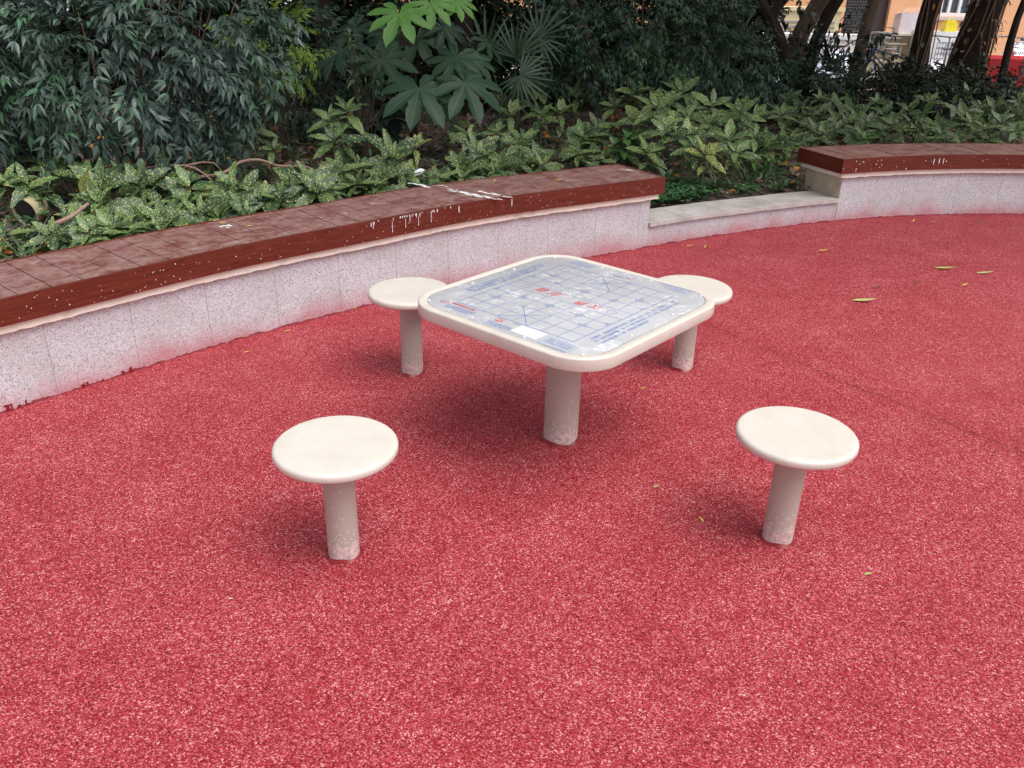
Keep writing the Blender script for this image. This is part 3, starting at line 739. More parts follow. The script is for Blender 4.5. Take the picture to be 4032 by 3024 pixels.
def aucuba_tpl(h, spread, heads, L, name):
    fb = FB(); sm = MB(); tips = [(0, 0, h)]
    for k in range(heads-1):
        a = random.uniform(0, 2*PI); r = spread*random.uniform(.6, 1.1); tips.append((r*math.cos(a), r*math.sin(a), h*random.uniform(.5, .92)))
    for tp in tips:
        rosette(fb, tp, random.choice([7, 8, 9]), L*random.uniform(.85, 1.1))
        mid = (tp[0]*.35, tp[1]*.35, tp[2]*.45); sm.tube([(tp[0]*.05, tp[1]*.05, -.02), mid, tp], [.008, .006, .004], 5)
        for k in range(2):
            z = tp[2]*random.uniform(.5, .85); d = rdir(-25, 20); fb.leaf(random.choice(AL), (tp[0]*.7*z/tp[2], tp[1]*.7*z/tp[2], z), d, sc=L*random.uniform(.6, 1))
    return fb, sm, h
AT = {}
for kind, h, sp_r, hd, L, n in (('low', .20, .12, 2, .195, 8), ('mid', .36, .15, 1, .205, 9), ('tall', .56, .20, 2, .225, 9)):
    AT[kind] = []
    for k in range(n):
        fb, sm, hh = aucuba_tpl(h, sp_r, hd, L, kind); fm = fb.mesh('foliage', MT['aucuba']); o = sm.build('stem', MT['stem']); smesh = o.data; bpy.data.objects.remove(o)
        AT[kind].append((fm, smesh, hh))
SOIL = .175
def yb_at(px):   # picture row of the bench's or kerb's rear edge, to place plants behind it
    X = [0, 354, 620, 713, 907, 1060, 1321, 1427, 1600, 1719, 1860, 2212]; Y = [557, 524, 494, 430, 404, 383, 349, 440, 422, 321, 317, 316]
    return float(np.interp(px, X, Y))
def plant_pos(px, py, f=None):
    yb = yb_at(px); tt = min(1.6, max(0, (yb-py)/130)); h = .11+(.29 if px > 660 else .15)*tt if f is None else f
    for _ in range(30):
        x, y, z = at_z(px, py, SOIL+h)
        i = param_of((x, y)); d = (np.array([x, y])-cur[i])@NRM[i]
        lim = .33 if s_end1 < S_[i] < s_start2 else .55
        if d < lim+.12: h -= .03
        else: break
        if h < .12: break
    return x, y, h
AUC = []
def aucuba(px, py, label=None, scale=1., gold=False, h=None):
    if px < 330 and py > 430: h = .16
    x, y, hh = plant_pos(px, py, h)
    kind = 'low' if hh < .3 else 'mid' if hh < .48 else 'tall'
    fm, smesh, th = random.choice(AT[kind]); k = hh/th*1.0
    r = thing('spotted_laurel', label, 'shrub', (x, y, SOIL-.01), random.uniform(-.7, .7)-math.atan2(x, y)*.5)
    if gold: fm = fm.copy(); fm.materials[0] = MT['aucuba_gold']
    mesh_obj('foliage', fm, r); mesh_obj('stem', smesh, r); r.scale = (scale*min(1.15, max(.85, k)),)*2+(k,); AUC.append((r, px, py, label)); return r
A_L = [(187, 440, 'spotted laurel with one large upright pale green leaf near the garden floodlight'), (164, 466), (312, 437), (327, 478), (256, 366), (149, 351), (178, 375), (18, 336, 'spotted laurel at the left edge of the picture above the garden floodlight'), (10, 386),
       (8, 500, 'spotted laurel at the far left edge just behind the wooden seat'), (298, 392), (503, 393), (530, 402), (491, 440), (625, 387), (104, 360), (283, 468), (372, 474), (232, 484), (553, 280, 'tall spotted laurel standing alone like a star above the arched bare branch'), (589, 318), (387, 298, 'spotted laurel in the dark hollow under the tip of the big nandina'),
       (110, 500), (410, 400), (215, 400), (520, 445), (350, 375), (190, 498), (250, 480), (345, 470), (430, 455), (570, 425), (600, 425), (60, 395), (450, 340)]
A_M = [(749, 235, 'tallest bright spotted laurel left of the big dark fatsia leaves'), (720, 298), (737, 360, 'broad spotted laurel just behind the bench with leaves fanned wide'), (672, 392), (898, 315, 'heavily yellow spotted laurel under the lowest fatsia leaf'), (847, 327), (978, 259), (1074, 283), (1103, 244), (1154, 190), (1121, 304), (1080, 350), (990, 351), (948, 378, 'low spotted laurel with a white splashed leaf behind the bench'),
       (1258, 292), (1243, 202), (1030, 320), (820, 378), (1170, 245), (1010, 290), (700, 402), (770, 390), (1000, 362), (1120, 345), (1160, 335), (870, 370), (640, 415)]
A_C = [(1167, 192), (1261, 198), (1328, 226), (1375, 193), (1474, 196, 'spotted laurel standing highest in the row behind the low kerb'), (1437, 280), (1487, 250), (1534, 262), (1574, 298), (1688, 240), (1633, 255), (1261, 290), (1291, 272), (1365, 263), (1524, 335, 'golden spotted laurel, the yellowest plant, behind the low kerb'), (1660, 310), (1539, 223), (1298, 342), (1600, 240), (1420, 230), (1630, 290), (1450, 215), (1480, 290), (1210, 240), (1340, 320), (1400, 325), (1590, 325), (1500, 315), (1250, 325)]
A_R = [(1687, 247), (1810, 256), (1872, 264), (1928, 267), (1979, 270), (2027, 272), (1760, 278), (2083, 247), (2125, 272), (2167, 261), (2153, 233), (1836, 239), (1965, 236), (1726, 236), (1690, 300), (1805, 278), (1807, 219), (1894, 219), (1953, 195), (2029, 180, 'spotted laurel reaching highest at the right, in front of the dark hedge'), (2091, 202), (2155, 194), (1771, 213), (2010, 215), (2060, 225), (1860, 292), (1930, 297), (2000, 295), (2070, 297), (2140, 297), (2195, 280), (2200, 215), (1740, 300), (1775, 245), (1700, 215), (2120, 228), (1910, 245), (2205, 245)]
zone_lab = ('spotted laurel behind the left part of the long bench', 'spotted laurel behind the right part of the long bench', 'spotted laurel in the bed behind the low kerb', 'spotted laurel behind the shorter bench at the right')
for zi, zone in enumerate((A_L, A_M, A_C, A_R)):
    for e in zone:
        lab = e[2] if len(e) > 2 else None
        r = aucuba(e[0], e[1], lab or zone_lab[zi], gold=bool(lab and ('golden' in lab or 'heavily' in lab)), scale=random.uniform(.9, 1.12))
        r['group'] = zone_lab[zi].replace('laurel', 'laurels')
        if lab and 'golden' in lab: r.scale = (.95, .95, .95)
        if e[0] == 187:
            fb = FB(); L = leaf_tpl(.26, .12, 10, .1, .3, .04)
            fb.leaf(L, (0, 0, .0), (.25, -.15, 1), up=(-.3, -1, .2), tint=.99); o = fb.build('upright_leaf', MT['aucuba_gold'], r); o['label'] = 'large pale green upright leaf'; o.location = (0, 0, .25); r.rotation_euler.z = 0

# --- nandina fronds
def frond_arrays(L=.26, n=5, lf=.085, w=.3, droop=.5):
    fb = FB(); tp = leaf_tpl(1, w*1.05, 5, .2, .25, prof=lambda t: math.sin(PI*t**.62)**1.1)
    for i in range(1, n+1):
        t = i/n; base = np.array([L*t, 0, -droop*L*t*t*.5])
        for sgn in ((-1, 1) if i < n else (0,)):
            side = np.array([.6, sgn*.9, -.15]) if sgn else np.array([1, 0, -.4]); side = side/np.linalg.norm(side)
            b2 = base+side*lf*.35*(1 if sgn else .2)
            for ang in ((-.75, 0, .75) if i > 1 else (0, .7)):
                c, s = math.cos(ang), math.sin(ang); d = np.array([side[0]*c-side[1]*s, side[0]*s+side[1]*c, side[2]-random.uniform(-.05, .8)])
                fb.leaf(tp, b2, d, sc=lf*random.uniform(.75, 1.15)*(1 if ang == 0 else .85), roll=random.uniform(-.5, .5))
    # rachis as slim blade
    V = np.array([(0, -.0012, 0), (L*.5, -.0012, -droop*L*.125), (L, -.001, -droop*L*.5), (0, .0012, 0), (L*.5, .0012, -droop*L*.125), (L, .001, -droop*L*.5)]); Q = np.array([(0, 1, 4, 3), (1, 2, 5, 4)])
    fb.v.append(V); fb.q.append(Q+fb.n); fb.n += 6; fb.a.append(np.tile([.6, 0, 0], (6, 1))); return fb.arrays()
FR_BIG = [frond_arrays(.27, 4, .100, .27, random.uniform(.3, .9)) for _ in range(8)]
FR_SM = [frond_arrays(.24, 4, .080, .28, random.uniform(.2, .8)) for _ in range(8)]
FR_TINY = [frond_arrays(.20, 5, .052, .36, random.uniform(.1, .6)) for _ in range(6)]
def shell_pt(rad, inner=.45):
    while True:
        d = np.array([random.gauss(0, 1) for _ in range(3)]); d /= np.linalg.norm(d)
        if d[2] > -.75: break
    rr = inner+(1-inner)*random.random()**.45
    return d*rr*np.array(rad), d
def bush(name, label, cat, centre, blobs, n, fronds, mat, group=None, inner=.45, stems=10, sc=1., down=.35, facing=0.):
    """blobs: (offset, radii, share) around the crown centre; the root sits on the soil"""
    r = thing(name, label, cat, (centre[0], centre[1], SOIL-.02), 0, group); fb = FB(); h0 = centre[2]-r.location.z
    for off, rad, share in blobs:
        bt = .0
        for k in range(int(n*share)):
            p, d = shell_pt(rad, inner)
            if facing and d[1] > .3 and random.random() < facing: p[1] *= -1; d = d*np.array([1, -1, 1])
            pos = np.array(off)+p+np.array([0, 0, h0])
            if pos[2] < .05: continue
            dd = d+np.array([random.gauss(0, .35), random.gauss(0, .35), random.gauss(0, .3)-down]); dd /= np.linalg.norm(dd)
            clump = .5+.5*math.sin(pos[0]*3.1+pos[1]*2.3)*math.sin(pos[2]*3.7+1.3)
            fb.put(random.choice(fronds), pos, frame(dd, (0, 0, 1), random.uniform(-.5, .5)), sc*random.uniform(.8, 1.2), tint=min(1, max(0, .15+.6*clump*random.random()+.25*random.random()+(.15 if random.random() < .04 else 0))))
    fb.build('foliage', mat, r)
    sm = MB()
    for k in range(stems):
        off, rad, _ = random.choice(blobs); a = random.uniform(0, 6.28); q = random.uniform(.1, .75)
        tip = (off[0]+rad[0]*q*math.cos(a), off[1]+rad[1]*q*math.sin(a), h0+off[2]+rad[2]*random.uniform(.0, .7)); b0 = (tip[0]*.25+random.uniform(-.1, .1), tip[1]*.25, -.02)
        sm.tube([b0, (tip[0]*.6+b0[0]*.4+random.uniform(-.04, .04), tip[1]*.6+b0[1]*.4, tip[2]*.5), tip], [.010, .008, .004], 5)
    sm.build('stems', MT['twig'] if 'nandina' in name else MT['twigdark'], r); return r
B = lambda px, py, Y: np.array(at_y(px, py, Y))
c = B(215, 135, 6.8)
bush('nandina', 'large blue-green nandina overhanging the left end of the bed', 'shrub', c, [((0, 0, .0), (1.15, .75, .72), .55), ((-1.2, -.5, .1), (.9, .8, .8), .3), ((.75, .1, .25), (.55, .5, .6), .15)], 900, FR_BIG, MT['nandina'], stems=26, inner=.55, down=.3, facing=.6)
c = B(585, 115, 8.0)
bush('lime_shrub', 'small shrub with lime green leaflets right of the large nandina', 'shrub', c, [((0, 0, 0), (.34, .3, .36), 1)], 60, FR_TINY+FR_SM[:3], MT['lime'], stems=6, inner=.5)
c = B(650, 150, 9.4)
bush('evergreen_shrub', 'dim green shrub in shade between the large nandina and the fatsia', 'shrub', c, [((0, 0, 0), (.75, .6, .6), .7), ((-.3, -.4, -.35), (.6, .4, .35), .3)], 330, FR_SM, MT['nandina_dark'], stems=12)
c = B(1385, 70, 10.2)
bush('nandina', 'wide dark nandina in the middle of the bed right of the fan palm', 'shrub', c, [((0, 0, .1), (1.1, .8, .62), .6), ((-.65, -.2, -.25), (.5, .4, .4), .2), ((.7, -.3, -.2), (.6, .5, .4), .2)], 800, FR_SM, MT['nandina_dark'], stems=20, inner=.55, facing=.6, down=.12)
hx = [(1600, 165, 11.2, 'low nandina beside the first forked trunk'), (1725, 185, 11.4, 'low nandina at the foot of the broad brown trunk'), (1850, 196, 11.6, 'low shaded shrub before the second brown trunk'), (1970, 198, 11.7, 'low shaded shrub before the straight dark trunk'), (2085, 202, 11.8, 'low shaded shrub before the ivy covered trunk'), (2195, 212, 11.8, 'low shaded shrub at the right edge before the red cart')]
for px, py, Y, lab in hx:
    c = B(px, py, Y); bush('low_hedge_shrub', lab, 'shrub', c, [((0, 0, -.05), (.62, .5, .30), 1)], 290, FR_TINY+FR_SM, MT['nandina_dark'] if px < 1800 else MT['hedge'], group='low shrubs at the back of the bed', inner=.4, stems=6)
# dark evergreen screen behind
LEAF_S = [leaf_tpl(1, w, 3, .2, .3) for w in (.42, .5, .36)]
def leafball_arrays(n=26, L=.09, r=.16):
    fb = FB()
    for k in range(n):
        d = rdir(-60, 85); fb.leaf(random.choice(LEAF_S), d*r*random.uniform(.3, 1), d+np.array([0, 0, -.2]), sc=L*random.uniform(.7, 1.3), roll=random.uniform(-1, 1))
    return fb.arrays()
LB = [leafball_arrays() for _ in range(8)]
LB_S = [leafball_arrays(30, .055, .13) for _ in range(6)]
for i, (px, Y, zc, rx, rz) in enumerate([(-260, 10.5, 1.2, 1.5, 1.4), (40, 11, 1.3, 1.5, 1.5), (330, 11.4, 1.3, 1.4, 1.5), (610, 11.8, 1.25, 1.35, 1.4), (860, 12.0, 1.3, 1.35, 1.5), (1110, 12.2, 1.3, 1.3, 1.5), (1340, 12.6, 1.35, 1.2, 1.5), (1545, 13.0, 1.25, .85, 1.3)]):
    p = at_y(px, 60, Y); lab = ['evergreen screen shrub beyond the left edge of the picture', 'dark evergreen screen shrub behind the large nandina, leftmost in view', 'dark evergreen screen shrub behind the right half of the large nandina', 'dark evergreen screen shrub behind the lime green shrub', 'dark evergreen screen shrub behind the fatsia', 'dark evergreen screen shrub behind the fan palm', 'dark evergreen screen shrub behind the middle nandina', 'dark evergreen screen shrub ending beside the first forked trunk'][i]
    bush('screen_shrub', lab, 'shrub', (p[0], Y, zc+.15), [((0, 0, 0), (rx, .9, rz), .72), ((0, -.1, -.85), (rx*1.05, .7, .6), .28)], 820, LB, MT['hedge'], group='evergreen screen at the back of the bed', inner=.35, stems=10, down=0)

# --- fatsia
def fatsia_leaf(fb, c, d, up, R, lobes=9, tint=None, droop=.25):
    """one broad star-lobed leaf, lobes joined by a web near the middle"""
    Rm = frame(d, up); tint = random.random() if tint is None else tint
    n = lobes; vs = [(0, 0, 0)]; at = [(0, 0)]; qs = []
    span = math.radians(290); angs = [-span/2+span*k/(n-1) for k in range(n)]
    lens = [R*(.62+.38*math.cos(a*.55)) for a in angs]
    da = span/(n-1)/2
    prev = None
    for a, L in zip(angs, lens):
        e = np.array([math.cos(a), math.sin(a)]); nn = np.array([-e[1], e[0]]); L *= random.uniform(.93, 1.06)
        st = [(.0, .0), (.28, math.tan(da)*.28), (.42, math.tan(da)*.40), (.50, .138), (.60, .165), (.70, .165), (.81, .130), (.91, .070), (1.0, .004)]
        rows_ = []
        for i, (t, w) in enumerate(st[1:]):
            wav = 1+(.07 if i % 2 else -.04)
            x = e*L*t; z = -droop*L*t*t+.02*R*math.sin(a*2)
            fz = .34*w*L
            rows_.append((tuple(x-nn*w*L*wav)+(z+fz,), tuple(x)+(z,), tuple(x+nn*w*L*wav)+(z+fz,)))
        b = len(vs)
        for i, r_ in enumerate(rows_):
            vs += list(r_); at += [(1, i/8), (0, i/8), (1, i/8)]
        qs += [(0, b, b+1, b+1), (0, b+1, b+2, b+2)]
        for i in range(len(rows_)-1):
            k = b+3*i; qs += [(k, k+3, k+4, k+1), (k+1, k+4, k+5, k+2)]
        if prev is not None: qs += [(0, prev+2, b, b)]
        prev = b
    V = np.array(vs); A = np.array(at, float)
    # degenerate quads become slim: split last vertex
    Q = []
    for q in qs:
        if q[2] == q[3]:
            vm = (V[q[0]]+V[q[2]])/2; V = np.vstack([V, vm]); A = np.vstack([A, (A[q[0]]+A[q[2]])/2]); Q.append((q[0], q[1], q[2], len(V)-1))
        else: Q.append(q)
    fb.v.append(V@Rm.T+np.asarray(c)); fb.q.append(np.array(Q)+fb.n); fb.n += len(V); fb.a.append(np.concatenate([np.full((len(A), 1), tint), A], 1))
fy = 8.3
root = at_z(905, 300, SOIL); fx = thing('fatsia', 'fatsia with large glossy star-shaped leaves, bright green new ones on top', 'shrub', (root[0], 8.7, SOIL-.02))
fb = FB(); fn = FB(); sm = MB()
dark = [(905, 192, 7.9, .42, -80), (1005, 180, 8.0, .42, -50), (985, 125, 8.3, .30, -110), (1020, 130, 8.5, .28, -20), (735, 105, 8.6, .38, -165), (822, 130, 8.3, .38, -70), (900, 80, 8.9, .38, -90), (770, 60, 9.0, .30, -150), (960, 60, 9.0, .30, -30), (840, 70, 9.0, .32, -120), (700, 130, 8.9, .26, 180), (945, 230, 8.35, .26, -60), (860, 235, 8.5, .26, -110), (1050, 90, 9.1, .26, 10), (790, 200, 8.8, .26, -140)]
brt = [(862, 30, 8.0, .34, -75), (930, 8, 8.35, .27, -55), (985, 2, 8.5, .24, -20), (880, -50, 8.5, .28, 100)]
for L, buf in ((dark, fb), (brt, fn)):
    for px, py, Y, R, az in L:
        p = np.array(at_y(px, py, Y))-np.array([fx.location.x, fx.location.y, fx.location.z]); a = math.radians(az+random.uniform(-12, 12))
        d = np.array([math.cos(a), math.sin(a)*.75, -.62+random.uniform(-.12, .1)]); fatsia_leaf(buf, p, d, (0, -.35, 1), R, random.choice([8, 9]), droop=random.uniform(.12, .3))
        top = np.array([0, .1, max(.3, p[2]-.15)]); sm.tube([top, (top+p)/2+np.array([0, 0, .06]), p], [.007, .006, .005], 5)
for k in range(4): sm.tube([(random.uniform(-.08, .08), .1, 0), (random.uniform(-.15, .15), .15, .7), (random.uniform(-.1, .1), .1, 1.25+.15*k)], [.018, .015, .010], 6)
fb.build('foliage', MT['fatsia'], fx); o = fn.build('young_leaves', MT['fatsia_new'], fx); o['label'] = 'bright green young leaves'; sm.build('stems', MT['twigdark'], fx)

# --- fan palms
def palm(label, px, py, Y, leaves, mat=MT['palm']):
    base = np.array(at_y(px, py, Y)); r = thing('fan_palm', label, 'palm', (base[0], Y, SOIL-.02), 0, 'fan palms in the bed'); fb = FB(); sm = MB()
    for (dx, dz, dy, R, az, n, el) in leaves:
        c = np.array([dx, dy, base[2]-r.location.z+dz]); a0 = math.radians(az)
        sm.tube([(0, 0, 0), (dx*.4, dy*.5, c[2]*.5), tuple(c)], [.010, .007, .005], 5)
        D = np.array([math.cos(a0)*math.cos(el), -.25, math.sin(a0)*math.cos(el)]); D /= np.linalg.norm(D)
        side = np.cross(D, (0, -1, .3)); side /= np.linalg.norm(side)
        for k in range(n):
            a = math.radians(-118+236*k/(n-1)); d = D*math.cos(a)+side*math.sin(a)+np.array([0, random.uniform(-.15, .15), 0])
            tp = leaf_tpl(1, .085, 5, random.uniform(.05, .3), .6, prof=lambda t: min(1, .35+1.3*t) if t < .5 else 1.0-(t-.5)*1.7)
            fb.leaf(tp, c, d, up=(0, -1, .4), sc=R*random.uniform(.85, 1.1)*(1-.25*abs(a)/2.2))
    fb.build('fronds', mat, r); sm.build('stalks', MT['stem'], r); return r
palm('fan palm with stiff narrow leaflets right of the fatsia', 1110, 150, 9.2, [(.02, .12, -.1, .42, 60, 22, 0), (.06, -.03, -.25, .40, -35, 20, 0), (-.28, .15, 0, .45, 85, 16, 0), (-.35, .05, .1, .35, 160, 14, 0), (.25, .3, .2, .4, 45, 16, 0), (-.05, -.25, -.15, .34, -70, 12, 0)])
palm('fan palm half buried in shrubs left of the forked trunk', 1590, 95, 10.9, [(0, .02, 0, .42, 75, 16, 0), (-.3, .0, .1, .35, 140, 12, 0), (.15, -.1, .1, .33, 20, 12, 0)])

# --- azalea-like plant, strap plants, broad leaf plants, ferny seedlings
def whorl_plant(name, label, px, py, Y, tips, L, w, n, mat, cat='shrub'):
    base = np.array(at_y(px, py, Y)); r = thing(name, label, cat, (base[0], Y, SOIL-.02)); fb = FB(); sm = MB(); tp = leaf_tpl(1, w, 4, .2, .2)
    for qx, qy in tips:
        p = np.array(at_y(qx, qy, Y+random.uniform(-.15, .15)))-np.array(r.location)
        for k in range(n): fb.leaf(tp, p, rdir(-35, 65, 2.4*k), sc=L*random.uniform(.7, 1.15), roll=random.uniform(-.3, .3))
        sm.tube([(random.uniform(-.03, .03), 0, 0), tuple(p*np.array([.6, .6, .6])), tuple(p)], [.008, .006, .004], 5)
    fb.build('foliage', mat, r); sm.build('stems', MT['twigdark'], r); return r
whorl_plant('azalea', 'olive green azalea with small leaf whorls left of the fatsia leaves', 785, 200, 8.0, [(758, 75), (774, 118), (800, 122), (758, 150), (790, 165), (812, 170), (765, 170), (835, 185), (775, 205), (800, 205), (752, 95)], .10, .3, 12, MT['azalea'])
whorl_plant('broadleaf_seedling', 'young plant with plain bright green oval leaves behind the low kerb', 1358, 320, 7.9, [(1352, 300), (1368, 312), (1345, 322), (1372, 332)], .16, .5, 6, MT['broad'], 'plant')
whorl_plant('broadleaf_seedling', 'bright green seedling rising among spotted laurels near the kerb', 1585, 245, 8.7, [(1582, 240), (1600, 262)], .17, .5, 6, MT['broad'], 'plant')
whorl_plant('aspidistra', 'dark round-leaved plant beneath the fatsia', 860, 270, 8.3, [(820, 265), (850, 255), (880, 262), (842, 285), (800, 285)], .20, .55, 6, MT['darkbroad'], 'plant')
whorl_plant('broadleaf_seedling', 'single fresh green broad leaf plant at the right behind the shorter bench', 1985, 260, 8.9, [(1985, 258), (2000, 245)], .15, .5, 5, MT['broad'], 'plant')
whorl_plant('broadleaf_seedling', 'small pale upright seedling just behind the low kerb near the bench corner', 1438, 392, 6.95, [(1438, 385)], .11, .42, 4, MT['azalea'], 'plant')
whorl_plant('broadleaf_seedling', 'slim green weeds beside the dark end of the shorter bench', 1640, 370, 7.8, [(1625, 350), (1650, 365), (1668, 345), (1690, 352), (1615, 372), (1650, 388), (1600, 345)], .12, .3, 7, MT['broad'], 'plant')
def strap_plant(label, px, py, Y, n, L, mat, name='lily_turf'):
    base = at_y(px, py, Y); r = thing(name, label, 'plant', (base[0], Y, SOIL-.02)); fb = FB(); tp = leaf_tpl(1, .05, 6, .75, .4, prof=lambda t: 1-.8*t)
    for k in range(n):
        d = rdir(45, 85); fb.leaf(tp, (random.gauss(0, .02), random.gauss(0, .02), 0), d, sc=L*random.uniform(.6, 1.2))
    fb.build('blades', mat, r); return r
strap_plant('dark grassy tuft with arching blades behind the low kerb', 1545, 425, 7.15, 34, .32, MT['grass'])
strap_plant('grassy tuft with thin arching blades under the fatsia', 905, 330, 8.2, 18, .4, MT['grass'])
strap_plant('wispy grass tuft behind the left part of the long bench', 55, 530, 4.6, 22, .35, MT['grass'])
strap_plant('pale yellow-green grass tuft near the weeds by the kerb', 1610, 395, 7.4, 26, .26, MT['grass'])

# --- ground cover and litter (stuff)
def in_bed(x, y):
    i = param_of((x, y)); d = (np.array([x, y])-cur[i])@NRM[i]; lim = .33 if s_end1-.1 < S_[i] < s_start2+.1 else .53
    return d > lim
fb = FB(); lf = [leaf_tpl(1, w, 3, dr, .3) for w, dr in ((.5, .3), (.62, -.2), (.4, .5), (.55, .0))]
k = 0
while k < 12000:
    Y = random.uniform(3.2, 11); X = random.uniform(-.62*Y-.3, .62*Y+.4)
    if not in_bed(X, Y): continue
    a = random.uniform(0, 6.28); fb.leaf(random.choice(lf), (X, Y, SOIL+random.uniform(.0, .03)+.012), (math.cos(a), math.sin(a), random.uniform(-.25, .35)), sc=random.uniform(.03, .085) if random.random() < .93 else random.uniform(.1, .17), roll=random.uniform(-.6, .6)); k += 1
tag(fb.build('leaf_litter', MT['litter']), 'brown and orange dead leaves littering the soil of the planting bed', 'leaf litter', kind='stuff')
fb = FB(); cl = leaf_tpl(1, .85, 3, .1, .2)
regions = [(1395, 1530, 385, 455, 1.0, 1500), (1500, 1640, 395, 450, .5, 300), (560, 700, 400, 480, .6, 260), (380, 560, 470, 520, .6, 220), (780, 930, 385, 425, .6, 260), (1250, 1330, 335, 360, .6, 120), (1600, 1700, 350, 425, .5, 240)]
for x0, x1, y0, y1, dn, n in regions:
    for _ in range(n):
        px, py = random.uniform(x0, x1), random.uniform(y0, y1); z = SOIL+.03+random.uniform(0, .05); X, Y, _z = at_z(px, py, z)
        if not in_bed(X, Y): continue
        for q in range(4):
            a = random.uniform(0, 6.28); fb.leaf(cl, (X, Y, z), (math.cos(a), math.sin(a), random.uniform(-.1, .5)), sc=random.uniform(.018, .036))
tag(fb.build('ground_cover', MT['clover']), 'low creeping green ground cover patches behind the kerb and bench', 'ground cover', kind='stuff')
# weeds between the laurels
fb = FB(); tp = leaf_tpl(1, .38, 3, .3, .3); k = 0
while k < 1000:
    Y = random.uniform(3.4, 9.5); X = random.uniform(-.62*Y-.3, .6*Y+.3)
    if not in_bed(X, Y): continue
    k += 1; h = random.uniform(.03, .15)
    for q in range(7):
        d = rdir(-10, 60); fb.leaf(tp, (X+random.gauss(0, .02), Y+random.gauss(0, .02), SOIL+h*random.uniform(.4, 1)), d, sc=random.uniform(.04, .10))
tag(fb.build('undergrowth', MT['weed']), 'small dark green seedlings and weeds scattered under the laurels', 'undergrowth', kind='stuff')

# --- bare branches lying in the bed
def branch(label, pts, rad, forks=()):
    r = thing('fallen_branch', label, 'branch', at_z(*pts[0][:2], pts[0][2]), 0, 'bare branches in the bed'); L = Vector(r.location); m = MB()
    pts = [pts[0]]+[(a, b, c_+.09) for a, b, c_ in pts[1:]]
    P = [Vector(at_z(px, py, z))-L for px, py, z in pts]; C3 = catmull([tuple(p) for p in P], .05)
    m.tube([tuple(p) for p in C3], list(np.linspace(rad, rad*.45, len(C3))), 7, jitter=.06)
    for f in forks:
        P = [Vector(at_z(px, py, z+.09))-L for px, py, z in f]; C3 = catmull([tuple(p) for p in P], .05); m.tube([tuple(p) for p in C3], list(np.linspace(rad*.7, rad*.3, len(C3))), 6, jitter=.06)
    m.build('bark', MT['twigpale'], r, True); return r
branch('brown arched bare branch on the left behind the long bench', [(240, 408, .19), (270, 385, .30), (320, 362, .38), (400, 358, .40), (440, 375, .35), (480, 415, .20)], .013, [[(400, 358, .40), (440, 350, .42), (462, 352, .42), (478, 368, .36)]])
branch('thicker bare branch arching right of the first one over the dead leaves', [(340, 433, .19), (380, 405, .24), (430, 383, .30), (480, 375, .33), (520, 350, .40), (560, 345, .42), (600, 358, .36), (660, 360, .30), (700, 380, .2)], .015, [[(585, 352, .40), (600, 380, .2)]])
branch('weathered stub of a branch beside the garden floodlight', [(62, 520, .19), (100, 492, .24), (150, 470, .30), (190, 440, .34)], .022)
# big brown dead leaves
for (px, py, a, lab) in [(425, 418, .5, 'left of two big curled brown leaves under the bare branches'), (452, 428, .3, 'right of two big curled brown leaves under the bare branches')]:
    x, y, z = at_z(px, py, SOIL+.07); fb = FB(); fb.leaf(leaf_tpl(.20, .10, 8, .3, .5, .03), (-.09, 0, 0), (math.cos(a), math.sin(a), .3)); o = fb.build('dead_leaf', MT['brownleaf']); o.location = (x, y, z); tag(o, lab, 'dead leaf', 'big brown leaves in the bed')
# garden floodlight
p = at_z(60, 452, .30); fl_ = thing('garden_floodlight', 'round cream garden floodlight with dark glass, half hidden in laurels at the left', 'floodlight', (p[0], p[1], SOIL))
m = MB(); prof = [(.03, -.13), (.06, -.12), (.085, -.05), (.098, .0), (.100, .03), (.092, .036), (.086, .03), (.084, .01)]; m.lathe(prof, 32); hb = m.build('housing', flat('aged_cream_plastic', (.40, .33, .20), .6, .3, 12), fl_, True)
m = MB(); m.lathe([(.085, .018), (.084, .020), (.05, .024), (.005, .025)], 32); gl = m.build('glass', flat('dark_glass', (.015, .015, .022), .15, .3), fl_, True)
rot = Vector((-.25, -1, -.12)).to_track_quat('Z', 'Y')
for o in (hb, gl): o.rotation_mode = 'QUATERNION'; o.rotation_quaternion = rot; o.location = (0, 0, .115)
m = MB(); m.tube([(0, .03, -.02), (0, .03, .12)], .012, 8); m.box(-.05, .05, -.02, .08, -.01, .01); m.build('bracket', MT['twigdark'], fl_)

